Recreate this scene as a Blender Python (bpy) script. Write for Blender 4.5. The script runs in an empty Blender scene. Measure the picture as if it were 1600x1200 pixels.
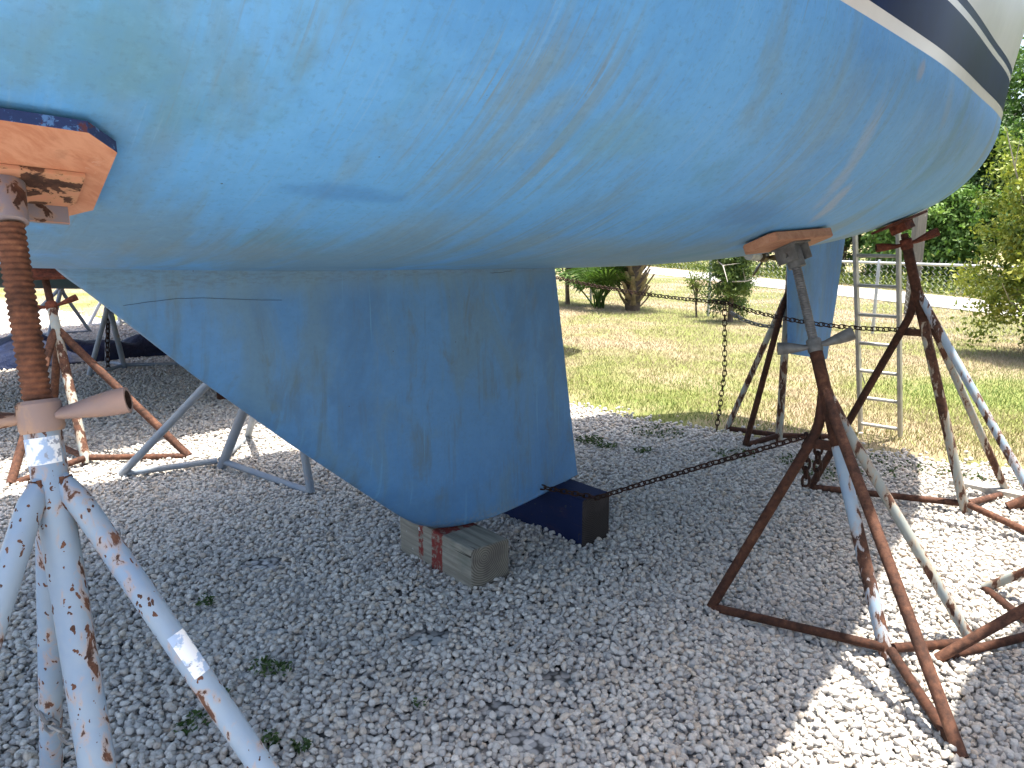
import bpy, bmesh, math, random
import numpy as np
from mathutils import Vector, Matrix

SC = bpy.context.scene
COL = SC.collection
R = math.radians
rng = np.random.default_rng(7)
random.seed(7)

# ------------------------------------------------------------------ basics
def V(*a): return Vector(a)

def link(name, me, mats, parent=None, org=None):
    o = bpy.data.objects.new(name, me)
    COL.objects.link(o)
    for m in (mats if isinstance(mats, (list, tuple)) else [mats]):
        me.materials.append(m)
    if parent is not None:
        o.parent = parent
    elif org is not None:
        o.location = org
    return o

def finish(bm, name, mats, parent=None, org=None, sharp=35, smooth=True):
    """bm is in world coordinates; shifted to the parent's base (or its own origin)."""
    if parent is not None:
        p = parent; off = Vector((0, 0, 0))
        while p is not None:
            off += p.location; p = p.parent
    else:
        off = Vector(org) if org is not None else Vector((0, 0, 0))
    bmesh.ops.translate(bm, verts=bm.verts, vec=-off)
    bmesh.ops.recalc_face_normals(bm, faces=bm.faces)
    me = bpy.data.meshes.new(name)
    bm.to_mesh(me); bm.free()
    if smooth:
        me.polygons.foreach_set('use_smooth', [True] * len(me.polygons))
        me.set_sharp_from_angle(angle=R(sharp))
    return link(name, me, mats, parent, org)

def tag(o, label=None, cat=None, group=None, kind=None):
    if label: o['label'] = label
    if cat: o['category'] = cat
    if group: o['group'] = group
    if kind: o['kind'] = kind
    return o

def thing(name, loc, label, cat, group=None):
    o = bpy.data.objects.new(name, None)
    COL.objects.link(o); o.location = loc
    o.empty_display_size = .1
    return tag(o, label, cat, group)

def tube(bm, pts, rad, seg=14, mi=0, caps=True, flat=None):
    pts = [Vector(p) for p in pts]
    n = len(pts)
    if not isinstance(rad, (list, tuple)): rad = [rad] * n
    tan = []
    for i in range(n):
        a = pts[max(i - 1, 0)]; b = pts[min(i + 1, n - 1)]
        tan.append((b - a).normalized())
    up = Vector((0, 0, 1)) if abs(tan[0].z) < .9 else Vector((1, 0, 0))
    x = tan[0].cross(up).normalized()
    rings = []
    for i in range(n):
        x = (x - tan[i] * x.dot(tan[i])).normalized()
        y = tan[i].cross(x)
        fx, fy = flat[i] if flat else (1, 1)
        rings.append([bm.verts.new(pts[i] + (x * math.cos(2 * math.pi * k / seg) * fx + y * math.sin(2 * math.pi * k / seg) * fy) * rad[i]) for k in range(seg)])
    for i in range(n - 1):
        for k in range(seg):
            f = bm.faces.new((rings[i][k], rings[i][(k + 1) % seg], rings[i + 1][(k + 1) % seg], rings[i + 1][k]))
            f.material_index = mi
    if caps:
        for r in (rings[0], rings[-1]):
            f = bm.faces.new(r); f.material_index = mi
    return rings

def bend(a, b, c, r=.06, n=6):
    """polyline a-b-c with the corner at b rounded"""
    a, b, c = Vector(a), Vector(b), Vector(c)
    p = b + (a - b).normalized() * r; q = b + (c - b).normalized() * r
    out = [a]
    for i in range(n + 1):
        t = i / n
        out.append(p * (1 - t) ** 2 + b * 2 * t * (1 - t) + q * t * t)
    out.append(c)
    return [q for i, q in enumerate(out) if i == 0 or (q - out[i - 1]).length > 1e-4]

def box(bm, cen, ex, ey, ez, hx, hy, hz, bev=0, mi=0, segs=2):
    cen, ex, ey, ez = map(Vector, (cen, ex, ey, ez))
    vs = []
    for sx in (-1, 1):
        for sy in (-1, 1):
            for sz in (-1, 1):
                vs.append(bm.verts.new(cen + ex * hx * sx + ey * hy * sy + ez * hz * sz))
    idx = [(0, 1, 3, 2), (4, 6, 7, 5), (0, 4, 5, 1), (2, 3, 7, 6), (0, 2, 6, 4), (1, 5, 7, 3)]
    fs = []
    for q in idx:
        f = bm.faces.new([vs[i] for i in q]); f.material_index = mi; fs.append(f)
    if bev:
        es = list({e for f in fs for e in f.edges})
        bmesh.ops.bevel(bm, geom=es, offset=bev, segments=segs, affect='EDGES', profile=.6, clamp_overlap=True)

def prism(bm, outline, ex, ey, ez, cen, th, mi=0, mi_edge=None, bev=0):
    """outline [(x,y)] in plane ex,ey extruded along ez by th (centre to +th)"""
    cen, ex, ey, ez = map(Vector, (cen, ex, ey, ez))
    lo = [bm.verts.new(cen + ex * x + ey * y) for x, y in outline]
    hi = [bm.verts.new(cen + ex * x + ey * y + ez * th) for x, y in outline]
    n = len(outline)
    f = bm.faces.new(lo); f.material_index = mi
    f = bm.faces.new(hi[::-1]); f.material_index = mi
    for i in range(n):
        f = bm.faces.new((lo[i], lo[(i + 1) % n], hi[(i + 1) % n], hi[i]))
        f.material_index = mi if mi_edge is None else mi_edge

def np_mesh(name, verts, faces, fsize):
    me = bpy.data.meshes.new(name)
    verts = np.asarray(verts, np.float32); faces = np.asarray(faces, np.int32)
    nf = len(faces)
    me.vertices.add(len(verts)); me.vertices.foreach_set('co', verts.ravel())
    me.loops.add(nf * fsize); me.loops.foreach_set('vertex_index', faces.ravel())
    me.polygons.add(nf)
    me.polygons.foreach_set('loop_start', np.arange(0, nf * fsize, fsize, dtype=np.int32))
    me.update(calc_edges=True)
    return me

# ------------------------------------------------------------------ node helpers
class NT:
    def __init__(s, name, disp=False):
        s.m = bpy.data.materials.new(name); s.m.use_nodes = True
        s.t = s.m.node_tree; s.t.nodes.clear()
        s.out = s.n('ShaderNodeOutputMaterial')
        s.b = s.n('ShaderNodeBsdfPrincipled')
        s.l(s.b.outputs[0], s.out.inputs[0])
    def n(s, ty, **kw):
        x = s.t.nodes.new(ty)
        for k, v in kw.items(): setattr(x, k, v)
        return x
    def l(s, a, b): s.t.links.new(a, b)
    def val(s, sock, v):
        if hasattr(v, 'is_output') or isinstance(v, bpy.types.NodeSocket): s.l(v, sock)
        else:
            if isinstance(v, (tuple, list)) and len(v) == 3 and sock.type == 'RGBA': v = (*v, 1)
            sock.default_value = v
    def math(s, op, a, b=None, c=None, clamp=False):
        x = s.n('ShaderNodeMath', operation=op, use_clamp=clamp)
        s.val(x.inputs[0], a)
        if b is not None: s.val(x.inputs[1], b)
        if c is not None: s.val(x.inputs[2], c)
        return x.outputs[0]
    def mix(s, f, a, b, bt='MIX'):
        x = s.n('ShaderNodeMix', data_type='RGBA', blend_type=bt)
        s.val(x.inputs[0], f); s.val(x.inputs[6], a); s.val(x.inputs[7], b)
        return x.outputs[2]
    def coord(s, kind='Object', scale=(1, 1, 1), loc=(0, 0, 0), rot=(0, 0, 0)):
        tc = s.n('ShaderNodeTexCoord'); mp = s.n('ShaderNodeMapping')
        s.l(tc.outputs[kind], mp.inputs[0])
        mp.inputs['Scale'].default_value = scale; mp.inputs['Location'].default_value = loc
        mp.inputs['Rotation'].default_value = rot
        return mp.outputs[0]
    def noise(s, co, scale=5, detail=5, rough=.6, dist=0):
        x = s.n('ShaderNodeTexNoise')
        s.l(co, x.inputs['Vector'])
        x.inputs['Scale'].default_value = scale; x.inputs['Detail'].default_value = detail
        x.inputs['Roughness'].default_value = rough; x.inputs['Distortion'].default_value = dist
        return x.outputs[0]
    def vor(s, co, scale=5, feature='F1', out=0, rnd=1):
        x = s.n('ShaderNodeTexVoronoi', feature=feature)
        s.l(co, x.inputs['Vector']); x.inputs['Scale'].default_value = scale
        x.inputs['Randomness'].default_value = rnd
        return x.outputs[out]
    def ramp(s, f, stops, interp='LINEAR'):
        x = s.n('ShaderNodeValToRGB'); x.color_ramp.interpolation = interp
        e = x.color_ramp.elements
        while len(e) < len(stops): e.new(.5)
        for k, (p, c) in zip(e, stops):
            k.position = p; k.color = (*c, 1) if len(c) == 3 else c
        s.l(f, x.inputs[0]); return x.outputs[0]
    def step(s, f, lo, hi):
        x = s.n('ShaderNodeMapRange', interpolation_type='SMOOTHSTEP')
        s.val(x.inputs[0], f); x.inputs[1].default_value = lo; x.inputs[2].default_value = hi
        return x.outputs[0]
    def bump(s, h, strength=.3, dist=.01):
        x = s.n('ShaderNodeBump'); x.inputs['Strength'].default_value = strength
        x.inputs['Distance'].default_value = dist; s.l(h, x.inputs['Height'])
        s.l(x.outputs[0], s.b.inputs['Normal'])
    def set(s, color=None, rough=None, metal=None, spec=None):
        if color is not None: s.val(s.b.inputs['Base Color'], color)
        if rough is not None: s.val(s.b.inputs['Roughness'], rough)
        if metal is not None: s.val(s.b.inputs['Metallic'], metal)
        if spec is not None: s.b.inputs['Specular IOR Level'].default_value = spec
        return s.m

def rust_nodes(k, co):
    n1 = k.noise(co, 45, 8, .65); n2 = k.noise(co, 9, 6, .6)
    f = k.math('ADD', k.math('MULTIPLY', n1, .6), k.math('MULTIPLY', n2, .4))
    return k.ramp(f, [(.32, (.022, .012, .009)), (.45, (.062, .028, .018)), (.56, (.115, .05, .03)), (.68, (.21, .105, .06))]), n1

def mat_rusty_paint(name, paint, amount, stretch=.35, rough=.42, spots=0., seedloc=(0, 0, 0), fine=1.):
    """painted steel with rust breaking through; amount 0..1"""
    k = NT(name)
    co = k.coord('Object', (1, 1, stretch), seedloc)
    co2 = k.coord('Object', (1, 1, 1), seedloc)
    rust, rn = rust_nodes(k, co2)
    a = k.noise(co, 13 * fine, 9, .62, .4); b = k.noise(co, 3.1 * fine, 4, .55)
    f = k.math('ADD', k.math('MULTIPLY', a, .62), k.math('MULTIPLY', b, .38))
    th = .75 - .5 * amount
    mask = k.step(f, th - .012, th + .012)
    halo = k.step(f, th - .07, th)
    if spots:
        wv_ = k.n('ShaderNodeVectorMath', operation='ADD'); nz_ = k.n('ShaderNodeTexNoise'); nz_.inputs['Scale'].default_value = 60; nz_.inputs['Detail'].default_value = 4; k.l(co2, nz_.inputs['Vector']); sv_ = k.n('ShaderNodeVectorMath', operation='SCALE'); sv_.inputs['Scale'].default_value = .022; k.l(nz_.outputs[1], sv_.inputs[0]); k.l(co, wv_.inputs[0]); k.l(sv_.outputs[0], wv_.inputs[1])
        v = k.vor(wv_.outputs[0], 62); mask2 = k.math('MULTIPLY', k.math('LESS_THAN', v, k.math('MULTIPLY', k.noise(co2, 11, 2), spots)), 1.)
        mask = k.math('MAXIMUM', mask, mask2)
    pn = k.noise(co2, 6, 6, .6)
    pc = k.mix(k.step(pn, .35, .7), paint, tuple(min(1, c * m) for c, m in zip(paint, (.74, .84, .98))))
    grime = k.step(k.noise(co, 22, 7, .7), .52, .78)
    pc = k.mix(k.math('MULTIPLY', grime, .35), pc, (.33, .25, .17))
    pc = k.mix(k.math('MULTIPLY', halo, .45), pc, (.42, .24, .12))
    col = k.mix(mask, pc, rust)
    h = k.math('ADD', k.math('MULTIPLY', mask, k.math('MULTIPLY', rn, .8)), k.math('MULTIPLY', k.math('SUBTRACT', 1., mask), .6))
    k.bump(h, .55, .003)
    return k.set(col, k.math('MULTIPLY_ADD', mask, .9 - rough, rough), 0, .4)

def mat_rust(name, tint=(1, 1, 1), stretch=1):
    k = NT(name)
    co = k.coord('Object', (1, 1, stretch))
    rust, rn = rust_nodes(k, co)
    k.bump(rn, .6, .004)
    return k.set(k.mix(1., rust, tint, 'MULTIPLY'), .86, 0, .3)

def mat_simple(name, col, rough=.6, var=.25, scale=8, metal=0, bump=.15, bscale=40, spec=.4):
    k = NT(name); co = k.coord()
    n = k.noise(co, scale, 6, .6)
    c = k.mix(k.step(n, .3, .72), tuple(c * (1 - var) for c in col), tuple(min(1, c * (1 + var * .6)) for c in col))
    if bump: k.bump(k.noise(co, bscale, 5, .6), bump, .003)
    return k.set(c, rough, metal, spec)

# ------------------------------------------------------------------ camera, world, sun
H = 1.5
YAW = R(50)
P0 = np.array([-.41, 3.22])
A = np.array([math.sin(YAW), math.cos(YAW)])
N = np.array([math.cos(YAW), -math.sin(YAW)])

cam = bpy.data.cameras.new('camera'); co_ = bpy.data.objects.new('camera', cam)
COL.objects.link(co_); SC.camera = co_
cam.sensor_width = 36; cam.lens = 27; cam.clip_start = .05; cam.clip_end = 2000
co_.location = (0, 0, H)
co_.rotation_euler = (math.pi / 2 - math.atan(.2), 0, 0)

sun_dir = Vector((.10 * A[0] + .08 * N[0], .10 * A[1] + .08 * N[1], 1)).normalized()
world = bpy.data.worlds.new('World'); SC.world = world; world.use_nodes = True
wn = world.node_tree; bg = wn.nodes['Background']
sky = wn.nodes.new('ShaderNodeTexSky'); sky.sky_type = 'NISHITA'; sky.sun_disc = False
sky.sun_elevation = math.asin(sun_dir.z)
sky.sun_rotation = math.atan2(sun_dir.x, sun_dir.y)
sky.air_density = 1.0; sky.dust_density = 4.0; sky.ozone_density = .6
wn.links.new(sky.outputs[0], bg.inputs[0]); bg.inputs[1].default_value = .14
sl = bpy.data.lights.new('sun', 'SUN'); so = bpy.data.objects.new('sun', sl); COL.objects.link(so)
sl.energy = 3.7; sl.angle = R(.53); sl.color = (1, .95, .86)
so.rotation_euler = sun_dir.to_track_quat('Z', 'Y').to_euler()
so.location = (0, 0, 30)
SC.view_settings.view_transform = 'Standard'; SC.view_settings.look = 'None'
SC.view_settings.gamma = 1; SC.view_settings.exposure = 2.0
SC.cycles.max_bounces = 10; SC.cycles.diffuse_bounces = 6

# ------------------------------------------------------------------ hull form
TK = np.array([-5.2, -3.4, -1.7, -.3, .9, 2.0, 2.8, 3.4, 3.9])
HB = np.array([.03, 1.05, 1.75, 1.707, 1.59, 1.38, 1.186, .954, .729])
ZB = np.array([2.2, 1.6, 1.409, 1.352, 1.333, 1.38, 1.487, 1.585, 1.721])
def pchip(xk, yk, x):
    h = np.diff(xk); d = np.diff(yk) / h
    m = np.zeros_like(yk); m[0] = d[0]; m[-1] = d[-1]
    for i in range(1, len(xk) - 1):
        m[i] = 0 if d[i - 1] * d[i] <= 0 else 2 * d[i - 1] * d[i] / (d[i - 1] + d[i])
    i = np.clip(np.searchsorted(xk, x) - 1, 0, len(xk) - 2); s = (x - xk[i]) / h[i]
    return (1 + 2 * s) * (1 - s) ** 2 * yk[i] + s * (1 - s) ** 2 * h[i] * m[i] + s * s * (3 - 2 * s) * yk[i + 1] + s * s * (s - 1) * h[i] * m[i + 1]
def zwl(t): return 2.071 - .031 * t + .009 * t * t
def sect(t, th):
    t = np.asarray(t, float); b = pchip(TK, HB, t); k = pchip(TK, ZB, t); w = zwl(t)
    p1 = np.maximum(1.3, 1.914 + .264 * (t + 1.7)); s = np.sin(th)
    return b * s, k + (w - k) * (1 - np.clip(1 - s ** p1, 0, 1) ** (1 / 1.817))
def wpos(t, p, z=0.): return Vector((P0[0] + A[0] * t + N[0] * p, P0[1] + A[1] * t + N[1] * p, z))
def hull_pt(t, y):
    b = float(pchip(TK, HB, np.array([t]))[0]); th = math.asin(min(.9999, abs(y) / b))
    z = float(sect(np.array([t]), np.array([th]))[1][0])
    return wpos(t, y, z)
def hull_frame(t, y):
    """point, aft tangent, girth tangent (outwards), outward normal"""
    p = hull_pt(t, y); e = .03
    a = (hull_pt(t + e, y) - hull_pt(t - e, y)).normalized()
    s = 1 if y >= 0 else -1
    g = (hull_pt(t, y + e * s) - hull_pt(t, y - e * s)).normalized()
    n = a.cross(g)
    if n.z > 0: n = -n
    n.normalize()
    return p, a, g, n

# ------------------------------------------------------------------ materials of the boat
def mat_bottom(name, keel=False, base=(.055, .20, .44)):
    k = NT(name)
    tc = k.n('ShaderNodeTexCoord'); uv = tc.outputs['UV']
    def mp(sx, sy, lx=0, ly=0, rot=0):
        m = k.n('ShaderNodeMapping'); k.l(uv, m.inputs[0])
        m.inputs['Scale'].default_value = (sx, sy, 1); m.inputs['Location'].default_value = (lx, ly, 0)
        m.inputs['Rotation'].default_value = (0, 0, rot); return m.outputs[0]
    sep = k.n('ShaderNodeSeparateXYZ'); k.l(uv, sep.inputs[0])
    t, g = sep.outputs[0], sep.outputs[1]
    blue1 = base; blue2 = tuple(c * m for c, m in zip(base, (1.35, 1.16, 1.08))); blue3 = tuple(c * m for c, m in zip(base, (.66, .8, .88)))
    grey = (.15, .26, .32); teal = (.085, .26, .37); khaki = (.17, .20, .18); pale = (.30, .46, .62)
    wob = k.noise(mp(1, 1), 2.2, 4, .6)
    c = k.mix(k.step(k.noise(mp(1, .55), 1.7, 5, .55, .5), .36, .66), blue1, blue2)
    c = k.mix(k.math('MULTIPLY', k.step(k.noise(mp(.9, .8, 3, 1), 2.3, 4, .5, .6), .54, .7), .5), c, blue3)
    # films of growth: broad, ragged, pulled out along the girth
    film = k.noise(mp(1.5, .55, 7, 2), 1.9, 8, .62, .7)
    if keel:
        film = k.noise(mp(2.2, .9, 7, 2), 2.2, 9, .66, .8)
        lowm = k.math('ADD', film, k.math('MULTIPLY', k.step(g, .4, 1.3), .05))
        c = k.mix(k.math('MULTIPLY', k.step(lowm, .46, .66), .62), c, (.10, .19, .25))
        ol = k.noise(mp(3.2, 1.1, 2, 5), 2.6, 8, .66, .5)
        c = k.mix(k.math('MULTIPLY', k.step(ol, .52, .68), .62), c, (.085, .125, .115))
        c = k.mix(k.math('MULTIPLY', k.step(k.noise(mp(1.3, .7, 12, 5), 1.6, 7, .6, .5), .46, .6), .6), c, tuple(q * .72 for q in base))
        c = k.mix(k.math('MULTIPLY', k.math('MULTIPLY', k.step(k.noise(mp(30, 1.6, 6, 3), 1., 7, .65), .5, .7), k.step(k.noise(mp(2., 1.6, 3, 3), 1.8, 4), .46, .6)), .55), c, (.075, .12, .12))
        edge = k.math('MULTIPLY', k.step(k.math('MULTIPLY_ADD', k.noise(mp(4, 4), 8, 6, .7), .12, g), .33, .27), k.step(k.noise(mp(6, 6, 3), 9, 6, .7), .46, .56))
        c = k.mix(k.math('MULTIPLY', edge, .6), c, (.16, .20, .22))
        c = k.mix(k.math('MULTIPLY', k.step(g, 1.22, 1.36), .55), c, grey)
        # joint line grime
        jt = k.math('MULTIPLY', k.step(g, 1.295, 1.33), k.step(k.noise(mp(9, 30), 3, 6, .7), .42, .62))
        c = k.mix(k.math('MULTIPLY', jt, .4), c, (.07, .09, .09))
        st = k.noise(mp(46, 1.0, 0, 3), 1.0, 5, .6)
        ga = k.noise(mp(2.2, 1.2, 4, 4), 1.6, 3, .5)
        c = k.mix(k.math('MULTIPLY', k.math('MULTIPLY', k.step(st, .6, .72), k.step(ga, .42, .58)), .8), c, (.10, .30, .52))
        c = k.mix(k.math('MULTIPLY', k.math('MULTIPLY', k.step(k.noise(mp(70, 1.4, 9, 3), 1.0, 5, .6), .6, .7), k.step(ga, .5, .38)), .2), c, khaki)
    else:
        near = k.math('SUBTRACT', 1., k.step(k.math('ADD', g, k.math('MULTIPLY', wob, .35)), .95, 1.4))
        f2 = k.math('MULTIPLY_ADD', near, .14, film)
        c = k.mix(k.math('MULTIPLY', k.step(f2, .50, .68), .72), c, grey)
        c = k.mix(k.math('MULTIPLY', k.step(k.noise(mp(1.1, .8, 1, 8), 2.0, 7, .6, .4), .53, .68), .6), c, teal)
        # long scrub marks running up the girth
        ga = k.noise(mp(1.3, .9, 3, 6), 1.7, 4, .55)
        s1 = k.noise(mp(34, 1.1, 0, 0), 1., 6, .6); s2 = k.noise(mp(90, 1.6, 5, 0), 1., 5, .6)
        gate = k.step(ga, .47, .6)
        c = k.mix(k.math('MULTIPLY', k.math('MULTIPLY', k.step(s1, .54, .8), gate), .3), c, pale)
        c = k.mix(k.math('MULTIPLY', k.math('MULTIPLY', k.step(s2, .55, .74), k.step(ga, .55, .45)), .5), c, khaki)
        fine = k.step(k.noise(mp(150, 2.2, 2, 3), 1., 3, .5), .56, .74)
        c = k.mix(k.math('MULTIPLY', k.math('MULTIPLY', fine, k.step(k.noise(mp(1.5, 1.5, 8, 8), 1.5, 3), .5, .62)), .22), c, pale)
        f3 = k.noise(mp(60, 2.6, 4, 9), 1., 6, .65); g3 = k.noise(mp(2.4, 1.6, 1, 2), 1.4, 5, .6)
        c = k.mix(k.math('MULTIPLY', k.math('MULTIPLY', k.step(f3, .52, .72), k.step(g3, .48, .64)), .5), c, (.16, .24, .27))
        c = k.mix(k.math('MULTIPLY', k.math('MULTIPLY', k.step(k.noise(mp(110, 3.4, 7, 1), 1., 4, .6), .56, .72), k.step(g3, .56, .42)), .2), c, pale)
        def zone(t0, g0, a, b):
            return k.step(k.math('ADD', k.math('POWER', k.math('ABSOLUTE', k.math('DIVIDE', k.math('SUBTRACT', t, t0), a)), 2.), k.math('POWER', k.math('ABSOLUTE', k.math('DIVIDE', k.math('SUBTRACT', g, g0), b)), 2.)), 1.2, .1)
        z1 = zone(-.1, .98, .85, .34); z2 = zone(-.62, 1.5, .35, .35); z3 = k.math('MULTIPLY', zone(.75, 1.5, .6, .4), .6); z4 = zone(-.9, .75, .6, .25)
        zz = k.math('MAXIMUM', z1, k.math('MAXIMUM', z2, k.math('MAXIMUM', z3, z4)))
        s5 = k.noise(mp(26, .9, 5, 5), 1., 7, .62, .3); s6 = k.noise(mp(44, 1.3, 15, 5), 1., 6, .62, .3); s7 = k.noise(mp(80, 2.6, 25, 5), 1., 5, .6)
        c = k.mix(k.math('MULTIPLY', k.math('MULTIPLY', k.step(s5, .46, .68), zz), .7), c, (.17, .25, .27))
        c = k.mix(k.math('MULTIPLY', k.math('MULTIPLY', k.step(s6, .58, .78), zz), .5), c, (.30, .48, .63))
        c = k.mix(k.math('MULTIPLY', k.math('MULTIPLY', k.step(s7, .56, .68), k.math('MAXIMUM', z2, z3)), .65), c, (.19, .21, .17))
        # individual repairs and worn patches (aft position, girth, half sizes, slant, colour, weight)
        wv = k.math('MULTIPLY', k.math('SUBTRACT', k.noise(mp(3, 2), 3.6, 8, .7), .5), 2.6)
        for (t0, g0, a, b, sh, colr, w) in [
            (-.93, 1.215, .17, .04, -.2, (.035, .185, .47), .8),
            (-1.47, 1.50, .16, .10, 0, (.10, .25, .32), .9),
            (-.36, 1.54, .20, .09, .6, (.12, .30, .40), .75),
            (.80, 1.53, .05, .26, -.55, (.35, .40, .46), .7),
            (1.02, 1.30, .045, .13, -.5, (.46, .44, .42), .75),
            (.90, 1.84, .035, .035, 0, (.42, .36, .30), .8),
            (.45, 1.70, .16, .14, -.3, (.19, .33, .44), .6),
            (-.62, 1.08, .22, .10, .3, (.18, .29, .35), .5),
            (-.70, 1.66, .05, .12, .5, (.17, .24, .24), .6),
            (.55, 1.25, .22, .10, -.2, (.04, .17, .40), .7),
            (-1.05, .72, .35, .11, 0, (.19, .28, .32), .6),
            (.0, .95, .5, .10, 0, (.19, .29, .33), .5),
            (1.35, 1.72, .05, .10, -.5, (.27, .36, .44), .6)]:
            dt = k.math('SUBTRACT', t, t0); dg = k.math('SUBTRACT', g, g0)
            dt = k.math('SUBTRACT', dt, k.math('MULTIPLY', dg, sh))
            q = k.math('ADD', k.math('POWER', k.math('ABSOLUTE', k.math('DIVIDE', dt, a)), 2.), k.math('POWER', k.math('ABSOLUTE', k.math('DIVIDE', dg, b)), 2.))
            q = k.math('ADD', q, wv)
            c = k.mix(k.math('MULTIPLY', k.step(q, 1.45, .05), w * .62), c, colr)
    # roller texture and chalky mottling
    mo = k.noise(mp(1.5, 1.5, 3, 3), 14, 7, .7)
    c = k.mix(k.math('MULTIPLY', k.step(mo, .42, .7), .22), c, tuple(q * m for q, m in zip(base, (.62, .75, .8))))
    c = k.mix(k.math('MULTIPLY', k.step(mo, .5, .3), .18), c, tuple(min(1, q * m) for q, m in zip(base, (1.9, 1.35, 1.12))))
    c = k.mix(.08, c, (.36, .42, .46))
    # specks and small scratches
    sp = k.math('LESS_THAN', k.vor(mp(9, 9), 1.0), .022)
    c = k.mix(k.math('MULTIPLY', sp, .8), c, (.05, .05, .045))
    fg = k.noise(mp(1, 1), 60, 4, .7)
    c = k.mix(k.math('MULTIPLY', k.step(fg, .5, .72), .3), c, (.09, .17, .23))
    k.bump(k.math('ADD', k.noise(mp(1, .4), 26, 5, .6), k.math('MULTIPLY', k.noise(mp(1, 1), 2.5, 2), 2.)), .12, .006)
    return k.set(c, k.math('MULTIPLY_ADD', k.noise(mp(1, 1), 7, 5), .22, .46), 0, .35)

M_bottom = mat_bottom('blue antifouling', False, (.085, .325, .67))
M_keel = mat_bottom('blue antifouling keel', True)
M_white = mat_simple('cream gelcoat', (.78, .74, .66), .25, .06, 3, bump=0, spec=.5)
M_navy = mat_simple('navy stripe', (.004, .016, .075), .3, .3, 3, bump=0, spec=.04)
M_deck = mat_simple('deck gelcoat', (.72, .7, .64), .5, .08, 3)
M_glass = mat_simple('dark cabin glass', (.02, .025, .03), .1, .2, 2, bump=0)
M_crack = mat_simple('crack', (.012, .02, .03), .9, .3)

# ------------------------------------------------------------------ hull mesh shared by all boats
def hull_mesh(mats_bottom_first=True):
    ts = np.concatenate([np.linspace(-5.2, -2.2, 26)[:-1], np.linspace(-2.2, 3.9, 140)])
    th = np.linspace(0, math.pi / 2, 44) ** 1.0
    rows = []                       # per station: list of (y, z, girth)
    nb = len(th)
    stripe = [.036, .165, .186, .212]
    mi_row = [0] * (nb - 1) + [1, 2, 1, 2] + [1] * 4
    for t in ts:
        y, z = sect(np.full(nb, t), th)
        g = np.concatenate([[0], np.cumsum(np.hypot(np.diff(y), np.diff(z)))])
        b = y[-1]; zw = z[-1]; gr = 1 + .05 * max(0, t - .5)
        r = list(zip(y, z, g))
        zs = 3.0 + .02 * (t - .5) ** 2 * (1 if t < .5 else .4)
        flare = (.32 if t < .4 else max(.17, .32 - .09 * (t - .4))) + .10 * max(0, -t - 2.5) / 2.7
        for h in stripe:
            r.append((b + flare * .6 * h * gr, zw + h * gr, g[-1] + h))
        z0 = zw + stripe[-1] * gr; y0 = r[-1][0]
        for j in (1, 2, 3, 4):
            f = j / 4
            r.append((y0 + flare * f * .8, z0 + (zs - z0) * f, g[-1] + .3 + f))
        rows.append(r)
    ny = len(rows[0]); nt = len(ts)
    verts = []; uvs = []
    for i, r in enumerate(rows):
        for j in range(ny - 1, 0, -1):                   # starboard (p < 0)
            y, z, g = r[j]; w = wpos(ts[i], -y, z); verts.append(w); uvs.append((ts[i], g + 7.3))
        for j in range(ny):
            y, z, g = r[j]; w = wpos(ts[i], y, z); verts.append(w); uvs.append((ts[i], g))
    W = 2 * ny - 1
    faces = []; mis = []
    for i in range(nt - 1):
        for j in range(W - 1):
            a = i * W + j
            faces.append((a, a + 1, a + W + 1, a + W))
            row = (ny - 2 - j) if j < ny - 1 else (j - (ny - 1))
            mis.append(mi_row[row])
    nv0 = len(faces)
    # transom: fan of strips between the two sides
    base = (nt - 1) * W
    for j in range(ny - 1):
        q = (base + j, base + j + 1, base + W - 2 - j, base + W - 1 - j)
        q = tuple(dict.fromkeys(q))
        if len(q) >= 3: faces.append(q); mis.append(mi_row[ny - 2 - j])
    me = bpy.data.meshes.new('hull')
    org = wpos(0, 0, 0)
    me.from_pydata([v - org for v in verts], [], faces)
    uvl = me.uv_layers.new(name='UVMap')
    vi = np.zeros(len(me.loops), np.int32); me.loops.foreach_get('vertex_index', vi)
    uva = np.array(uvs, np.float32)[vi]
    uvl.data.foreach_set('uv', uva.ravel())
    me.polygons.foreach_set('material_index', mis)
    sm = [True] * nv0 + [False] * (len(faces) - nv0)
    me.polygons.foreach_set('use_smooth', sm)
    me.update()
    sheer = [(ts[i], rows[i][-1][0], rows[i][-1][1]) for i in range(nt)]
    return me, sheer

HULL_ME, SHEER = hull_mesh()

def deck_bm():
    bm = bmesh.new(); L = []; C_ = []; Rr = []
    for (t, y, z) in SHEER[::3] + [SHEER[-1]]:
        L.append(bm.verts.new(wpos(t, -y + .004, z + .004))); C_.append(bm.verts.new(wpos(t, 0, z + .07 * min(1, y)))); Rr.append(bm.verts.new(wpos(t, y - .004, z + .004)))
    for i in range(len(L) - 1):
        bm.faces.new((L[i], C_[i], C_[i + 1], L[i + 1])); bm.faces.new((C_[i], Rr[i], Rr[i + 1], C_[i + 1]))
    return bm

def cabin_bm():
    bm = bmesh.new(); rings = []
    for t, w, h in [(-2.9, .35, .02), (-2.5, .6, .34), (-1.2, .85, .46), (.6, .92, .5), (1.3, .9, .48), (1.34, .9, .02)]:
        z = 3.02
        rings.append([bm.verts.new(wpos(t, -w, z)), bm.verts.new(wpos(t, -w * .86, z + h * .85)), bm.verts.new(wpos(t, 0, z + h + .06)), bm.verts.new(wpos(t, w * .86, z + h * .85)), bm.verts.new(wpos(t, w, z))])
    for a, b in zip(rings, rings[1:]):
        for j in range(4): bm.faces.new((a[j], a[j + 1], b[j + 1], b[j]))
    bm.faces.new(rings[0]); bm.faces.new(rings[-1])
    return bm

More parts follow.
